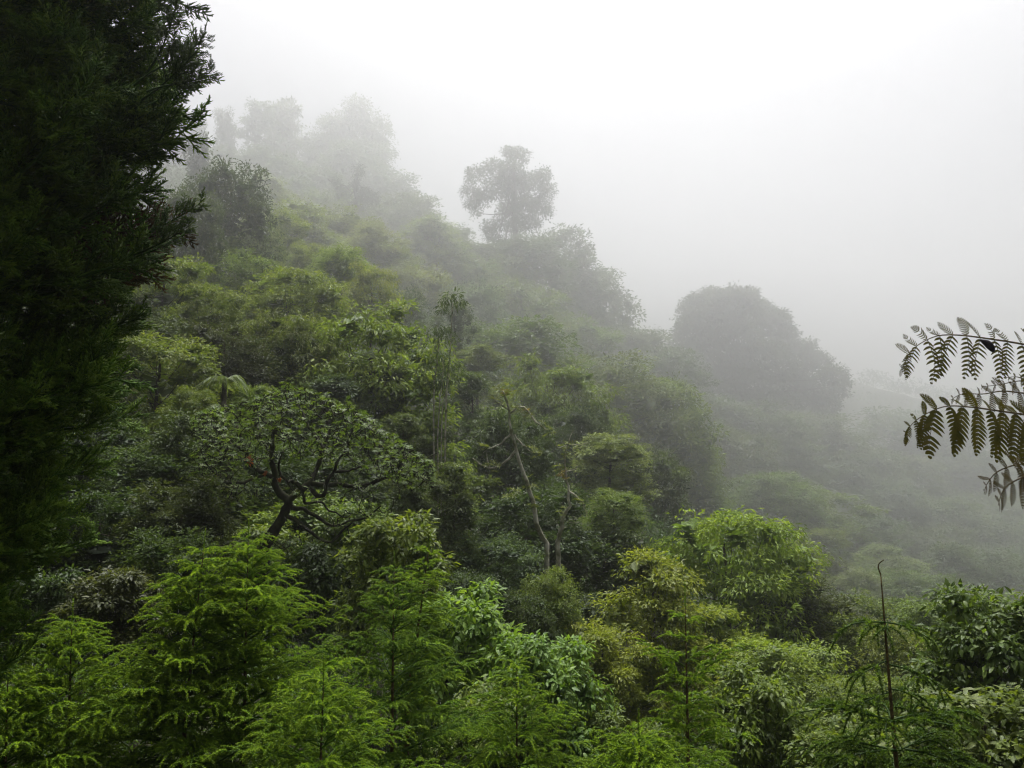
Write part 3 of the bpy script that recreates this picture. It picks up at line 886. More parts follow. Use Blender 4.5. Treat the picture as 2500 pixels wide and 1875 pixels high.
# ------------------------------------------------------------------ the twisted tree on the left
def twisted_tree():
    d = stretch(27.0)
    f = d / 27.0
    rng = np.random.default_rng(61)
    k = d / FPX
    limbs = [
        ([(640, 1400), (652, 1325), (674, 1290), (701, 1242), (701, 1220), (676, 1196), (671, 1160), (663, 1125), (663, 1085), (672, 1040)], .20, .05, 0),
        ([(671, 1168), (646, 1155), (617, 1136), (598, 1095), (585, 1060), (575, 1030)], .085, .03, .5),
        ([(646, 1160), (610, 1172), (565, 1179), (530, 1160), (505, 1130), (490, 1100)], .05, .02, -.6),
        ([(703, 1222), (736, 1196), (760, 1171), (774, 1144), (793, 1087), (806, 1050), (815, 1010)], .12, .03, .9),
        ([(739, 1196), (717, 1177), (695, 1171), (680, 1140), (690, 1100)], .06, .02, -1.0),
        ([(760, 1180), (812, 1185), (880, 1186), (934, 1168), (969, 1147), (988, 1111), (1010, 1100)], .085, .025, -.4),
        ([(758, 1193), (774, 1212), (793, 1206), (801, 1174), (817, 1152), (830, 1120), (850, 1090), (860, 1050)], .075, .02, -.9),
        ([(710, 1240), (749, 1244), (787, 1269), (815, 1285), (853, 1272), (901, 1261), (930, 1235)], .07, .02, -1.1),
        ([(739, 1205), (748, 1230), (782, 1225), (804, 1247), (850, 1262), (880, 1250)], .05, .015, .7),
        ([(695, 1258), (730, 1276), (750, 1291), (779, 1315), (809, 1322), (842, 1293), (860, 1275)], .07, .02, -1.3),
        ([(817, 1152), (860, 1145), (900, 1130), (925, 1105)], .045, .015, .4),
        ([(663, 1110), (640, 1075), (630, 1030), (640, 990)], .05, .02, .9),
        ([(790, 1095), (760, 1050), (740, 1010), (720, 970)], .05, .02, .8),
        ([(672, 1060), (690, 1020), (700, 980), (695, 950)], .045, .015, .2),
        ([(598, 1100), (560, 1080), (530, 1050), (510, 1030)], .045, .015, .2),
        ([(969, 1147), (972, 1180), (975, 1205)], .02, .01, -.4),
        ([(1000, 1105), (1030, 1125), (1045, 1150)], .02, .01, -.2),
        ([(554, 1187), (560, 1150), (548, 1120), (535, 1100)], .05, .02, .6),
    ]
    b = P(640, 1400, d)
    g = float(ground_z(b[0], b[1])[0])
    foot = np.array((b[0] - .15, b[1], min(g, b[2] - .3)))
    root = empty("twisted_tree", foot, "dark twisted tree with crooked mossy limbs and an umbrella of leaf rosettes", "tree")
    alls = []
    for i, (poly, r0, r1, dep) in enumerate(limbs):
        n = len(poly)
        q = []
        for j, (x, y) in enumerate(poly):
            q.append(P(x, y, d + dep * (j / (n - 1)) * 1.6 * f) - foot)
        if i == 0:
            q = [np.array((0, 0, -.3))] + q
        ln = smooth_line(q, 26 if i == 0 else 16, rng, .015)
        m = MB()
        rad = f * np.linspace(r0, r1, len(ln)) * (1 + rng.normal(0, .08, len(ln)))
        m.tube(ln, rad, 8)
        o = link(bpy.data.objects.new("trunk" if i == 0 else "branch", m.mesh("trunk" if i == 0 else "branch", M_MOSS, True)), root)
        alls.append(ln)
    nodes = np.concatenate(alls)
    # crown volume: an umbrella between these outlines
    tx = [470, 520, 560, 640, 690, 760, 850, 900, 950, 1000, 1060]
    ty = [1010, 990, 985, 955, 925, 945, 968, 1010, 1050, 1085, 1130]
    by = [1150, 1150, 1150, 1120, 1110, 1110, 1130, 1150, 1160, 1190, 1190]
    pts = []
    while len(pts) < 1700:
        x = rng.uniform(470, 1058)
        t, bt = np.interp(x, tx, ty), np.interp(x, tx, by)
        y = t + (bt - t) * (rng.uniform(0, 1) ** 1.25)
        dz = f * rng.uniform(-1, 1) * 3.2 * math.sqrt(max(0.05, 1 - ((x - 760) / 320.0) ** 2))
        # stay in leafy bands
        if math.sin(x * 0.045 + y * 0.06 + dz) + math.sin(y * 0.09 - x * 0.02 + dz * 2) < -0.75:
            continue
        pts.append(P(x, y + abs(dz) * 6, d + dz) - foot)
    for (x0, y0, rx, ry, n) in ((900, 1245, 45, 25, 40), (850, 1275, 40, 22, 35), (600, 1200, 90, 40, 60), (700, 1330, 60, 30, 40), (520, 1180, 60, 40, 50), (1030, 1160, 35, 35, 40), (880, 1195, 60, 20, 25)):
        for _ in range(n):
            pts.append(P(x0 + rng.normal(0, rx * .6), y0 + rng.normal(0, ry * .6), d + rng.normal(-.3, .7)) - foot)
    pts = np.array(pts)
    tw, lf = MB(), MB()
    near = nodes.copy()
    order = np.argsort([np.min(np.linalg.norm(nodes - p, axis=1)) for p in pts])
    for ii in order:
        p = pts[ii]
        j = np.argmin(np.linalg.norm(near - p, axis=1))
        a = near[j]
        if np.linalg.norm(a - p) > 0.05:
            m = (a + p) / 2 + rng.normal(0, .05, 3) + np.array((0, 0, -.04))
            tw.tube([a, m, p], [.016, .012, .007], 3)
            near = np.concatenate([near, [m, p]])
        up = unit(p - a + np.array((0, 0, .35)) + rng.normal(0, .1, 3))
        rosette(lf, p, up, int(rng.integers(7, 11)), 0.125 * f, 0.26, rng, rng.uniform(.25, .75), 0.7, True)
    link(bpy.data.objects.new("twigs", tw.mesh("twigs", M_MOSS)), root)['kind'] = 'stuff'
    o = link(bpy.data.objects.new("crown", lf.mesh("crown", M_GLOSS)), root)
    o.color = (0.072, 0.118, 0.022, 1)
    # rust coloured dead leaf clusters caught in the limbs
    for (x, y, s) in ((612, 1120, 12), (682, 1174, 7), (647, 1157, 6)):
        m = MB()
        c = P(x, y, d - .2) - foot
        for _ in range(3):
            rosette(m, c + rng.normal(0, s * k * .3, 3), (rng.normal(0, .5), -.5, rng.normal(0, .5)), 7, s * k * 1.2, .35, rng, .5)
        oo = link(bpy.data.objects.new("dead_leaves", m.mesh("dead_leaves", M_LEAF)), root)
        oo.color = (0.22, 0.07, 0.02, 1)
        oo['label'] = "rust red withered leaves"
twisted_tree()

# ------------------------------------------------------------------ fronds
def pinna_mesh(L, W, n, rng, mat, curl=0.15, gaps=(), fill=.43):
    """a lacy leaflet along -Z (hanging), pinnules in pairs on a thin midrib; unit metres"""
    mb = MB()
    ln = np.array([(curl * L * math.sin(t * 2.2) * .4, 0.06 * L * math.sin(3 * t), -L * t) for t in np.linspace(0, 1, 9)])
    mb.tube(ln, np.linspace(.0022, .0008, 9), 4, .35)
    for i in range(n):
        t = (i + .6) / n
        if any(a < t < b for a, b in gaps):
            continue
        p = np.array((np.interp(t, np.linspace(0, 1, 9), ln[:, 0]), np.interp(t, np.linspace(0, 1, 9), ln[:, 1]), -L * t))
        prof = math.sin(math.pi * min(1, t * .80 + .20) ** 1.05) ** .8
        for s in (-1, 1):
            l = W * .5 * prof * rng.uniform(.9, 1.08)
            if l < .004:
                continue
            seg = []
            for u in np.linspace(0, 1, 5):
                seg.append(p + np.array((s * l * u, rng.normal(0, .0006) + .12 * l * u * u, -l * (.35 * u + .38 * u * u))))
            seg = np.array(seg)
            wd = L / n * fill * np.array((.8, 1.0, .95, .7, .08))
            tdir = unit(np.gradient(seg, axis=0))
            nrm = unit(np.cross(tdir, (0.0, 1.0, 0.15)))
            V = np.concatenate([seg + nrm * wd[:, None], seg - nrm * wd[:, None]])
            F = []
            for j in range(4):
                F += [(j, j + 1, j + 6), (j, j + 6, j + 5)]
            mb.add(V, F, rng.uniform(.3, .8))
    return mb.mesh("pinna", mat)

def tree_fern_right():
    d = 5.5
    k = d / FPX
    rng = np.random.default_rng(71)
    crown = P(2780, 1010, d + .3)
    g = float(ground_z(crown[0], crown[1])[0])
    foot = np.array((crown[0], crown[1], g))
    root = empty("tree_fern", foot, "tree fern at the right edge with drooping lacy fronds against the mist", "tree fern")
    mb = MB()
    mb.tube(smooth_line([(0, 0, -.3), (.05, 0, (crown[2] - g) * .5), crown - foot], 14, rng, .01), np.linspace(.10, .07, 14), 9)
    link(bpy.data.objects.new("trunk", mb.mesh("trunk", M_BARK, True)), root)
    green = [pinna_mesh(.22, .088, 12, rng, M_FERN, rng.uniform(-.3, .3)) for _ in range(3)] + [pinna_mesh(.22, .092, 11, rng, M_FERN, .45, ((.42, .54),)), pinna_mesh(.22, .084, 13, rng, M_FERN, -.45)]
    lace = [pinna_mesh(.22, .092, 10, rng, M_FERN, c_, g_, .27) for c_, g_ in ((.3, ()), (-.3, ()), (.5, ((.42, .54),)), (-.5, ((.5, .6),)))]
    rust = [pinna_mesh(.22, .08, 12, rng, M_FERNR, rng.uniform(-.3, .3), (), .34) for _ in range(3)]
    # rachis pixels from base to tip, distance at base and tip, longest pinna (px) below and above, set of pinnae, first visible share
    fronds = [
        ([(2760, 960), (2640, 872), (2500, 841), (2420, 828), (2350, 819), (2295, 819), (2255, 834), (2222, 860), (2200, 905)], .3, 0, 112, 62, lace, .35),
        ([(2760, 1010), (2640, 1030), (2500, 1012), (2430, 1002), (2370, 994), (2310, 992), (2262, 1010), (2228, 1034), (2208, 1064)], .2, -.15, 128, 56, green, .35),
        ([(2760, 990), (2620, 965), (2520, 962), (2450, 955), (2400, 962), (2350, 962), (2318, 978)], .5, .35, 70, 46, rust, .3),
        ([(2760, 960), (2600, 905), (2520, 938), (2490, 930), (2440, 939), (2392, 945)], .8, .55, 44, 30, rust, .3),
        ([(2760, 940), (2620, 905), (2540, 935), (2500, 925), (2480, 920), (2452, 922)], .9, .7, 40, 26, green, .3),
        ([(2760, 1030), (2640, 1110), (2540, 1130), (2480, 1135), (2435, 1152), (2412, 1178), (2402, 1200)], .3, .05, 76, 50, rust, .3),
        ([(2760, 1040), (2640, 1120), (2540, 1150), (2490, 1168), (2455, 1190), (2442, 1215), (2437, 1236)], .25, -.05, 80, 66, rust, .3),
        ([(2760, 1020), (2650, 1085), (2560, 1110), (2510, 1115), (2475, 1118)], .4, .3, 36, 30, rust, .3),
    ]
    cr0 = crown - foot
    for az in (-78, -50, -24, 2, 27, 50, 72):          # the rest of the rosette, outside the photo
        a = math.radians(az)
        Ln = rng.uniform(.95, 1.2)
        h = np.array((math.cos(a), math.sin(a), 0)) * Ln
        fronds.append(([cr0, cr0 + h * .3 + np.array((0, 0, .3)), cr0 + h * .65 + np.array((0, 0, .32)), cr0 + h * .9 + np.array((0, 0, .14)), cr0 + h + np.array((0, 0, -.12))], None, None, 95, 95, green, .22))
    for fi, (poly, d0, d1, lo, up, pset, first) in enumerate(fronds):
        n = len(poly)
        q = [P(x, y, d + d0 + (d1 - d0) * j / (n - 1)) - foot for j, (x, y) in enumerate(poly)] if d0 is not None else poly
        ln = smooth_line(q, 60)
        m = MB()
        m.tube(ln[::2], np.linspace(.008, .0016, 30), 6, .3)
        fr = link(bpy.data.objects.new("frond", m.mesh("frond", M_STEM, True)), root)
        seg = np.concatenate([[0], np.cumsum(np.linalg.norm(np.diff(ln, axis=0), axis=1))])
        tot = seg[-1]
        s = tot * first
        side = 0
        while s < tot * .995:
            t = s / tot
            j = min(58, int(np.searchsorted(seg, s)) - 1)
            u = (s - seg[j]) / (seg[j + 1] - seg[j])
            p = ln[j] * (1 - u) + ln[j + 1] * u
            tg = unit(ln[j + 1] - ln[j])
            rest = (tot - s) / k
            fall = min(1.0, (rest / 150.0) ** .62 + .06)
            for sd in (0, 1):
                size = (lo * rng.uniform(.88, 1.1) if sd == 0 else up * rng.uniform(.55, 1.15)) * fall * k / .22
                if size < .04:
                    continue
                if sd == 0:
                    axis = unit(np.array((0, 0, -1.0)) + tg * (.22 + .5 * (1 - fall)) + rng.normal(0, .07, 3) + np.array((0, -.15, 0)))
                else:
                    axis = unit(np.array((0, .55, .8)) + tg * rng.uniform(.1, .9) + rng.normal(0, .18, 3))
                if d0 is None:
                    sv_ = unit(np.cross(tg, (0, 0, 1.0))) * (1 if sd else -1)
                    axis = unit(sv_ + tg * .35 - np.array((0, 0, .5)) + rng.normal(0, .1, 3))
                z = -axis
                yv = unit(np.cross(z, tg)) if sd == 0 else np.array((rng.normal(0, .35), -1.0, rng.normal(0, .2)))
                if d0 is None:
                    yv = np.array((0.0, 0.0, 1.0))
                yv = unit(yv - z * np.dot(yv, z))
                xv = np.cross(yv, z)
                o = bpy.data.objects.new("pinna", pset[int(rng.integers(0, len(pset)))])
                link(o, fr)
                o.matrix_local = Matrix(((xv[0] * size, yv[0] * size, z[0] * size, p[0]), (xv[1] * size, yv[1] * size, z[1] * size, p[1]), (xv[2] * size, yv[2] * size, z[2] * size, p[2]), (0, 0, 0, 1)))
            s += (13 + 33 * fall ** 1.3) * k * .85
    # the curled dark leaf
    a, b = P(2390, 829, d - .02), P(2428, 858, d - .02)
    ax = b - a
    Ln = np.linalg.norm(ax)
    ax = unit(ax)
    sv = unit(np.cross(ax, (0, 1, 0)))
    wv = np.cross(ax, sv)
    V, F = [], []
    prof = [(0, .03), (.1, .07), (.25, .13), (.45, .19), (.65, .21), (.82, .18), (.93, .13), (1.0, .05)]
    ns = 10
    for (t, r) in prof:
        bow = math.sin(t * math.pi) * .10 * Ln
        for j in range(ns):
            an = 2 * math.pi * j / ns
            rr = r * Ln * (1 - .35 * max(0, math.cos(an - 1.1)) ** 6)
            V.append(ax * t * Ln + sv * (bow + rr * math.cos(an)) + wv * rr * .75 * math.sin(an))
    for i in range(len(prof) - 1):
        for j in range(ns):
            p_, q_ = i * ns + j, i * ns + (j + 1) % ns
            F += [(p_, q_, q_ + ns), (p_, q_ + ns, p_ + ns)]
    V += [ax * -.01 * Ln, ax * 1.04 * Ln]
    for j in range(ns):
        F += [(len(V) - 2, (j + 1) % ns, j), (len(V) - 1, (len(prof) - 1) * ns + j, (len(prof) - 1) * ns + (j + 1) % ns)]
    o = link(bpy.data.objects.new("dead_leaf", mesh_np("dead_leaf", V, F, None, M_DEAD, True)))
    o.location = a
    o['label'] = "dark curled dead leaf hanging from the uppermost fern frond"
    o['category'] = "leaf"
tree_fern_right()

def tree_fern_slope():
    d = stretch(40.0)
    k = d / FPX
    rng = np.random.default_rng(75)
    c = P(548, 935, d)
    g = float(ground_z(c[0], c[1])[0])
    foot = np.array((c[0], c[1], min(g, c[2] - 2)))
    root = empty("tree_fern", foot, "pale green tree fern spreading like an umbrella on the slope", "tree fern")
    mb = MB()
    mb.tube([(0, 0, -.3), (c - foot) * .5, c - foot], [.13, .1, .09], 7)
    link(bpy.data.objects.new("trunk", mb.mesh("trunk", M_BARK, True)), root)
    for i in range(15):
        a = i * 2.399
        R = rng.uniform(52, 78) * k
        m = MB()
        ln = smooth_line([np.zeros(3), np.array((math.cos(a) * R * .5, math.sin(a) * R * .5, R * rng.uniform(.16, .3))), np.array((math.cos(a) * R, math.sin(a) * R, -R * rng.uniform(.15, .5)))], 22)
        m.tube(ln[::2], np.linspace(.02, .005, 11), 4, .3)
        for j in range(2, 22):
            t = j / 21
            tg = unit(ln[j] - ln[j - 1])
            sd = unit(np.cross(tg, (0, 0, 1)))
            pl = R * .24 * math.sin(math.pi * min(1, t * .8 + .2)) ** .8 + .03
            for s in (-1, 1):
                V, F, kk = leaves(ln[j][None], (sd * s + tg * .4 - np.array((0, 0, .25)))[None], np.array([[0, 0, 1.0]]), pl, R * .05, .25)
                m.add(V, F, rng.uniform(.4, .8))
        o = link(bpy.data.objects.new("frond", m.mesh("frond", M_LEAF)), root)
        o.location = c - foot
        o.color = (0.095, 0.135, 0.05, 1)
tree_fern_slope()

# ------------------------------------------------------------------ spruces
def shoot(mb, p, D, up, L, rng, tint, curve=.5, needle=.025, dens=1.0, core=.0035):
    """one brush of needles on a curved twig"""
    D, up = unit(D), np.asarray(up, float)
    n = 5
    ts = np.linspace(0, 1, n)
    ln = p[None] + D[None] * (L * ts)[:, None] - np.array((0, 0, 1.0))[None] * (L * curve * ts ** 2)[:, None]
    mb.tube(ln, np.linspace(core * 1.6, core, n), 4, tint * .7)
    m = max(24, int(L * 760 * dens))
    t = rng.uniform(0.03, 1.0, m)
    c = np.stack([np.interp(t, ts, ln[:, i]) for i in range(3)], 1)
    tg = unit(D[None] - np.array((0, 0, 1.0))[None] * (2 * curve * t)[:, None])
    r = rng.normal(0, 1, (m, 3)) + np.array((0, 0, .35))
    r = unit(r - tg * (r * tg).sum(1)[:, None])
    nd = unit(r + tg * .55)
    l = needle * rng.uniform(.75, 1.15, m) * (1 - .35 * t)
    w = unit(np.cross(nd, rng.normal(0, 1, (m, 3)))) * .0037
    V = np.stack([c + w, c - w, c + nd * l[:, None]], 1).reshape(-1, 3)
    F = np.arange(m * 3).reshape(-1, 3)
    T = np.repeat(np.clip(tint + .25 * t + rng.normal(0, .08, m), 0, 1), 3)
    mb.add(V, F, T)

def bough_mesh(L, rng, sparse=.92, needle=.025):
    """a bough along +X from the origin, with side shoots in a flat spray and drooping tips"""
    mb = MB()
    n = 10
    ts = np.linspace(0, 1, n)
    lift, sag = rng.uniform(.05, .18), rng.uniform(.12, .3)
    ln = np.stack([L * ts, .04 * L * np.sin(ts * 5 + rng.uniform(0, 6)), L * (lift * ts * 1.6 - sag * ts ** 2.2)], 1)
    mb.tube(ln, np.linspace(.009 * (L + .3), .003, n), 4, .1)
    s = .10 * L + .05
    while s < L:
        t = s / L
        p = np.array([np.interp(t, ts, ln[:, i]) for i in range(3)])
        for sd in (-1, 1):
            if rng.uniform() > sparse:
                continue
            l = min(.30, (L - s) * .45 + .11) * rng.uniform(.75, 1.15)
            D = np.array((.75, sd * rng.uniform(.55, .95), rng.uniform(.0, .35)))
            if l > .2:
                D = unit(D)
                q = p + D * l * .5
                mb.tube([p, q], [.0035, .003], 3, .2)
                shoot(mb, q, D + rng.normal(0, .1, 3), (0, 0, 1), l * .52, rng, rng.uniform(.45, .75), rng.uniform(.3, .9), needle)
                for s2 in (-1, 1):
                    E = D + np.cross(D, (0, 0, 1)) * s2 * .8
                    shoot(mb, p + D * l * rng.uniform(.25, .5), E, (0, 0, 1), l * rng.uniform(.36, .5), rng, rng.uniform(.25, .6), rng.uniform(.2, .7), needle)
                shoot(mb, p, D, (0, 0, 1), l * .5, rng, rng.uniform(.15, .35), .1, needle)
            else:
                shoot(mb, p, D, (0, 0, 1), l, rng, rng.uniform(.35, .7), rng.uniform(.2, .9), needle)
        s += rng.uniform(.08, .13)
    shoot(mb, ln[-1], ln[-1] - ln[-2], (0, 0, 1), rng.uniform(.1, .16), rng, .7, rng.uniform(.3, .8), needle)
    return mb.mesh("bough", M_NEEDLE)

brng = np.random.default_rng(81)
BOUGHS = {}
for Lb in (.16, .3, .45, .65, .9, 1.2, 1.5):
    BOUGHS[Lb] = [bough_mesh(Lb, brng) for _ in range(4)]
BKEYS = sorted(BOUGHS)

def spruce(label, x, y, d, depth_m, slope, seed, lean=0.0, gap=.2, first=.06, col=(0.13, 0.225, 0.026), maxlen=1.6, bare=0.0, nb=6, elev=(.55, -.05), leader_len=.22, skip=None, custom=None):
    """tip at pixel (x, y); depth_m metres of stem carry boughs that lengthen by slope per metre"""
    rng = np.random.default_rng(seed)
    tip = P(x, y, d)
    base = tip + np.array((-lean * depth_m, 0, -depth_m))
    g = float(ground_z(base[0], base[1])[0])
    foot = np.array((base[0], base[1], min(g, base[2] - .3)))
    root = empty("spruce_tree", foot, label, "spruce", "young spruces in the foreground")
    m = MB()
    H = tip[2] - foot[2]
    ln = smooth_line([(0, 0, -.2), base - foot, (base + tip) / 2 - foot + rng.normal(0, .01, 3), tip - foot], 24)
    m.tube(ln, np.linspace(.0085 * H + .004, .0035, 24), 7)
    link(bpy.data.objects.new("trunk", m.mesh("trunk", M_STEM, True)), root)
    def stem(z):
        t = z / depth_m
        return tip + np.array((-lean * z, 0, -z)) - foot
    if leader_len > 0:
        mm = MB()
        shoot(mm, np.zeros(3), np.array((lean, 0, 1)), (0, 0, 1), leader_len, rng, .6, .0, .015, .9)
        o = link(bpy.data.objects.new("leader", mm.mesh("leader", M_NEEDLE)), root)
        o.location = tip - foot
        o.color = (*col, 1)
    z = first
    while z < depth_m:
        f = z / depth_m
        want = min(maxlen, .1 + slope * (z - bare) if z > bare else .12)
        n = nb if z > bare else 4
        a0 = rng.uniform(0, 6.28)
        for i in range(n):
            a = a0 + i * 6.283 / n + rng.uniform(-.25, .25)
            L = want * rng.uniform(.75, 1.15)
            key = min(BKEYS, key=lambda q: abs(q - L))
            o = link(bpy.data.objects.new("bough", BOUGHS[key][int(rng.integers(0, 4))]), root)
            o.location = stem(z + rng.uniform(-.03, .03))
            e = elev[0] * (1 - f) + elev[1] * f + rng.uniform(-.12, .12)
            o.rotation_euler = (rng.uniform(-.3, .3), -e, a)
            sc_ = np.clip(L / key, .75, 1.35)
            o.scale = (sc_, sc_, sc_)
            kk = rng.uniform(.85, 1.15)
            o.color = (col[0] * kk, col[1] * kk, col[2] * kk, 1)
        z += gap * rng.uniform(.75, 1.2) * (.6 + .5 * f)
    if custom:
        for (z, ang, el, L) in custom:
            key = min(BKEYS, key=lambda q: abs(q - L))
            o = link(bpy.data.objects.new("bough", BOUGHS[key][int(rng.integers(0, 4))]), root)
            o.location = stem(z)
            o.rotation_euler = (0, -el, ang)
            o.scale = (L / key,) * 3
            o.color = (*col, 1)
    return root

spruce("tallest bright young spruce at lower left with a nodding crown of shoots", 606, 1320, 9.0, 3.1, .8, 91, gap=.25, nb=6)
spruce("slim spruce tip with one curled leader, against the tallest spruce", 497, 1345, 8.7, 2.8, .6, 92, gap=.22, nb=6, lean=.06)
spruce("small spruce at the far lower left in the conifer's shadow", 176, 1520, 8.2, 2.2, .85, 93, gap=.25, nb=6)
spruce("spruce filling the bottom left corner, yellow green", 20, 1640, 7.6, 1.8, .9, 94, gap=.26, nb=6)
spruce("centre spruce with a dark bare stem and several thin tips", 962, 1395, 9.6, 3.0, .68, 95, gap=.3, nb=5, col=(0.10, 0.18, 0.03))
spruce("thin spruce sapling leaning behind the centre spruce", 1046, 1345, 10.4, 1.9, .25, 96, gap=.22, nb=5, lean=.12)
spruce("little spruce low in the centre, in front of the sunlit bushes", 1262, 1622, 10.0, 2.2, .7, 97, gap=.27, nb=5)
spruce("nearest spruce along the bottom edge left of centre", 790, 1660, 7.4, 1.8, .95, 98, gap=.25, nb=6)
spruce("thin topped spruce with a bare upright leader right of centre", 1673, 1480, 8.0, 2.4, .62, 99, gap=.25, nb=6, bare=.62, first=.14, custom=[(.72, .1, .75, .6), (.74, 3.0, .8, .55), (.55, 2.6, .5, .22), (.5, .4, .5, .22)])
spruce("leaning spruce with a long bare curled leader at right, very near", 2150, 1400, 5.2, 2.1, .75, 100, lean=-.06, gap=.16, nb=7, bare=.74, first=3, col=(0.06, 0.11, 0.02), elev=(.1, -.2), leader_len=0,
       custom=[(.28, math.pi + .2, -.05, .22), (.28, -.1, -.3, .26), (.28, -1.8, -.4, .14), (.28, 1.5, -.4, .14), (.5, math.pi + .3, -.35, .2), (.52, -.2, -.35, .26), (.66, .3, -.3, .24), (.68, 3.3, -.3, .2),
               (.84, .2, .05, .5), (.84, 2.9, .05, .5), (.84, -1.2, .05, .45), (.84, 4.2, .05, .45), (.84, 1.5, .05, .45), (1.0, .6, -.05, .55), (1.0, 2.4, -.05, .6), (1.0, 3.5, -.05, .6), (1.0, -.5, -.05, .6),
               (1.15, .1, -.1, .65), (1.15, 1.2, -.1, .65), (1.15, 3.1, -.1, .7), (1.15, 4.1, -.1, .65), (1.15, 5.2, -.1, .65)])
spruce("low spruce top at the bottom edge below the thin topped one", 1560, 1800, 7.0, 1.2, .95, 102, gap=.15, nb=7)

def curled_leader():
    root = [o for o in COL.objects if o.get('label', '').startswith("leaning spruce")][0]
    foot = np.array(root.location)
    q = [P(x, y, 5.2) - foot for x, y in ((2150, 1402), (2146, 1392), (2144, 1382), (2148, 1374), (2158, 1367))]
    m = MB()
    m.tube(smooth_line(q, 8), np.linspace(.0045, .003, 8), 6)
    link(bpy.data.objects.new("leader", m.mesh("leader", M_STEM, True)), root)
curled_leader()

# ------------------------------------------------------------------ the big dark conifer at the left edge
def cedar_spray(mb, p, D, up, L, rng, tint):
    """a flat fan of scale leaved twiglets"""
    D = unit(D)
    S = unit(np.cross(D, up) + rng.normal(0, .25, 3))
    n = 4
    ln = np.array([p + D * L * t + np.array((0, 0, 1.0)) * L * .15 * t * t for t in np.linspace(0, 1, n)])
    mb.tube(ln, np.linspace(.0045, .0025, n), 3, tint * .6)
    t = np.linspace(.12, 1, 12)
    for i, tt in enumerate(t):
        b = p + D * L * tt + np.array((0, 0, 1.0)) * L * .15 * tt * tt
        s = 1 if i % 2 else -1
        l = L * (.5 - .32 * tt) * rng.uniform(.7, 1.3)
        E = unit(D * .8 + S * s * .75 + rng.normal(0, .18, 3) + np.array((0, 0, .15)))
        e = b + E * l
        mb.tube([b, (b + e) / 2 + rng.normal(0, .004, 3), e], [.0034, .0036, .0014], 3, np.clip(tint + rng.normal(0, .1), 0, 1))
        for f in (.45, .75):
            for s2 in (-1, 1):
                c = b + E * l * f
                G = unit(E + np.cross(E, S + up) * s2 * .9 + rng.normal(0, .25, 3))
                mb.tube([c, c + G * l * .45], [.0036, .0013], 3, np.clip(tint + .15 + rng.normal(0, .1), 0, 1))

def cedar_bough(L, rng, ns):
    mb = MB()
    n = 9
    ts = np.linspace(0, 1, n)
    ln = np.stack([L * ts, .06 * L * np.sin(ts * 4 + rng.uniform(0, 6)), L * (.22 * ts - .18 * ts ** 2 + .14 * ts ** 4)], 1)
    mb.tube(ln, np.linspace(.016, .004, n), 5, .1)
    for i in range(ns):
        t = rng.uniform(.25, 1.0) ** .8
        p = np.array([np.interp(t, ts, ln[:, j]) for j in range(3)])
        a = rng.uniform(0, 6.28)
        D = np.array((rng.uniform(.3, 1.0), math.cos(a) * .8, math.sin(a) * .7 + .25))
        w = L * .16 * (1.15 - t)
        q = p + unit(D) * w * rng.uniform(.2, 1)
        mb.tube([p, q], [.004, .003], 3, .1)
        cedar_spray(mb, q, D, np.array((0, 0, 1.0)), rng.uniform(.11, .2), rng, rng.uniform(.1, .8))
    return mb.mesh("bough", M_CEDAR)

def dark_conifer():
    d = 6.5
    rng = np.random.default_rng(111)
    variants = [cedar_bough(1.15, rng, 50) for _ in range(6)]
    trunk = P(-170, 900, d + .5)
    g = float(ground_z(trunk[0], trunk[1])[0])
    foot = np.array((trunk[0], trunk[1], g))
    top = P(-170, -500, d + .5)
    root = empty("dark_conifer", foot, "big dark conifer filling the left edge with feathery scale leaved sprays", "conifer")
    H = top[2] - g
    m = MB()
    m.tube(smooth_line([(0, 0, -.3), (.03, 0, H * .5), (0, 0, H)], 16, rng, .01), np.linspace(.26, .06, 16), 10)
    link(bpy.data.objects.new("trunk", m.mesh("trunk", M_BARK, True)), root)
    ky = [-300, 0, 120, 200, 330, 500, 620, 800, 1000, 1200, 1400, 1600, 1800]
    kx = [440, 450, 470, 480, 452, 432, 410, 350, 270, 215, 160, 90, 20]
    cnt = 0
    ys = np.linspace(-330, 1720, 290)
    for i, y in enumerate(ys):
        edge = np.interp(y, ky, kx)
        R = (edge + 170) * (d + .3) / FPX
        a = rng.uniform(-1.5, .7)          # right side and towards the viewer
        if i % 6 == 0:
            a = rng.uniform(.9, 4.2)
        L = (R * rng.uniform(.72, 1.0) if i % 9 else R * 1.08) * (1.0 + .13 * np.clip((y - 450) / 500.0, 0, 1))
        p = P(-170, y, d + .5) - foot
        p[0] = 0
        p[1] = 0
        o = link(bpy.data.objects.new("bough", variants[int(rng.integers(0, 6))]), root)
        e = rng.uniform(-.05, .35)
        o.rotation_euler = (rng.uniform(-.4, .4), -e, a)
        s = L / 1.2
        p[2] -= math.sin(e) * L * .8
        o.location = p
        o.scale = (s, max(.85, s), max(.85, s))
        kk = rng.uniform(.7, 1.25)
        c = (0.085, 0.165, 0.014)
        if 560 < y < 720 and rng.uniform() < .08:
            c = (0.075, 0.055, 0.02)
            o['label'] = "brown withered bough"
        o.color = (c[0] * kk, c[1] * kk, c[2] * kk, 1)
    # the spray that sticks out against the sky
    for (x, y, ang, el, L) in ((330, 215, .1, .55, .62), (345, 185, -.2, .8, .55), (360, 230, .2, .25, .5), (340, 240, -.1, .4, .55), (300, 590, 0, .25, .62), (320, 620, -.2, .1, .5)):
        o = link(bpy.data.objects.new("bough", variants[int(rng.integers(0, 6))]), root)
        o.location = P(x, y, d) - foot
        o.rotation_euler = (0, -el, ang)
        o.scale = (L / 1.15, .6, .6)
        o.color = (0.05, 0.09, 0.014, 1)
    ZMAX[0] = max(ZMAX[0], top[2])
dark_conifer()

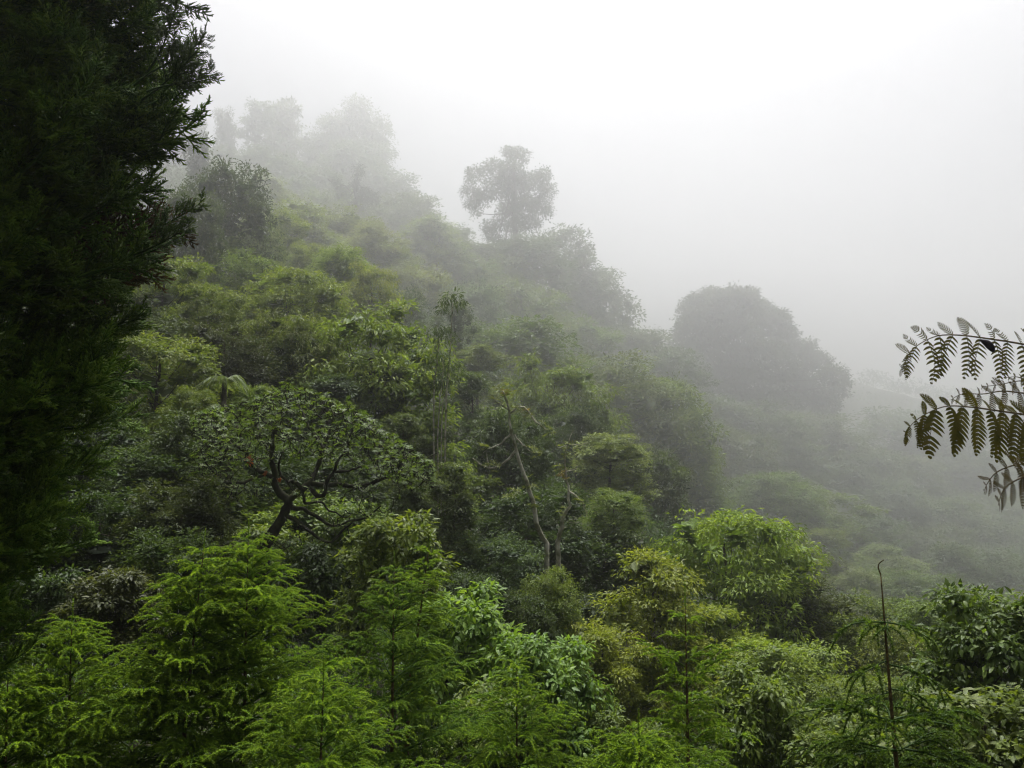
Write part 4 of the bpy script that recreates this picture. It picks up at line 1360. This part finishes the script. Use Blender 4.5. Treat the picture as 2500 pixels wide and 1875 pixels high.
# ------------------------------------------------------------------ undergrowth and the far wood: nobody could count these
def mass(name, n, dmin, dmax, amax, size, nl, leaf_rel, mat, seed, lift, label, power=1.0):
    rng = np.random.default_rng(seed)
    d = np.exp(math.log(dmin) + (math.log(dmax) - math.log(dmin)) * rng.uniform(0, 1, n) ** power)
    az = np.radians(rng.uniform(-amax, amax, n))
    X, Y = d * np.sin(az), d * np.cos(az)
    Z = ground_z(X, Y)
    st = np.log(d) * 0 + d * .03
    gr = np.hypot(ground_z(X + st, Y) - Z, ground_z(X, Y + st) - Z) / st
    take = rng.choice(n, n, p=(1 + 2 * gr ** 2) / (1 + 2 * gr ** 2).sum())
    d, az = d[take] * rng.uniform(.97, 1.03, n), az[take] + rng.normal(0, .006, n)
    X, Y = d * np.sin(az), d * np.cos(az)
    Z = ground_z(X, Y)
    r = size(d) * rng.uniform(.6, 1.4, n)
    idx = np.repeat(np.arange(n), nl)
    m = len(idx)
    dirs = unit(rng.normal(0, 1, (m, 3)))
    dirs[:, 2] = np.abs(dirs[:, 2]) * .95 - .1
    cen = np.stack([X, Y, Z + r * lift], 1)
    base = cen[idx] + dirs * r[idx][:, None] * rng.uniform(.7, 1.05, (m, 1)) * np.array((1, 1, 1.1))
    D = dirs * .5 + rng.normal(0, .6, (m, 3)) - np.array((0, 0, .35))
    N = unit(dirs * .6 + np.array((0, 0, .8)) + rng.normal(0, .4, (m, 3)))
    L = r[idx] * leaf_rel * rng.uniform(.7, 1.3, m)
    V, F, k = leaves(base, D, N, L, L * .45, .2)
    T = np.repeat(np.clip(rng.uniform(.1, .9, n)[idx] * .6 + rng.uniform(0, .4, m), 0, 1), k)
    o = link(bpy.data.objects.new(name, mesh_np(name, V, F, T, mat)))
    o['kind'] = 'stuff'
    o['label'] = label
    ZMAX[0] = max(ZMAX[0], float(V[:, 2].max()))
    return o

mass("undergrowth", 9300, 9.0, 700.0, 37, lambda d: .3 + .02 * np.minimum(d, 260), 44, .135, M_UNDER, 121, .6, "dense leafy undergrowth covering the ground between the trees")
mass("far_forest", 2900, 240.0, 1500.0, 38, lambda d: 3.0 + .008 * d, 90, .25, M_FAR, 122, .5, "far forest canopy dissolving into the mist")

# ------------------------------------------------------------------ the mist: one even box of air round everything
def haze():
    zs = [ZMIN] + [ZMAX[0]]
    for o in COL.objects:
        if o.type == 'MESH':
            pass
    bpy.context.view_layer.update()
    lo, hi = 1e9, -1e9
    for o in COL.objects:
        if o.type == 'MESH':
            for c in o.bound_box:
                z = (o.matrix_world @ Vector(c)).z
                lo, hi = min(lo, z), max(hi, z)
    z0, z1 = lo - 1.0, hi + 1.0
    x = 1610.0
    V = [(sx * x, sy * x, z) for z in (z0, z1) for sx, sy in ((-1, -1), (1, -1), (1, 1), (-1, 1))]
    F = [(0, 3, 2, 1), (4, 5, 6, 7), (0, 1, 5, 4), (1, 2, 6, 5), (2, 3, 7, 6), (3, 0, 4, 7)]
    m = bpy.data.materials.new("haze")
    m.use_nodes = True
    nt = m.node_tree
    nt.nodes.remove(nt.nodes["Principled BSDF"])
    pv = nt.nodes.new("ShaderNodeVolumePrincipled")
    pv.inputs["Color"].default_value = (0.985, 0.985, 0.985, 1)
    pv.inputs["Density"].default_value = HAZE_DENSITY
    pv.inputs["Anisotropy"].default_value = HAZE_G
    nt.links.new(pv.outputs[0], nt.nodes["Material Output"].inputs["Volume"])
    o = link(bpy.data.objects.new("haze", mesh_np("haze", V, F, None, m)))
    o['kind'] = 'stuff'
    o['label'] = "even mist filling the valley"
    print("HAZE z", z0, z1)
haze()
print("TRIS", sum(len(m.polygons) for m in bpy.data.meshes))
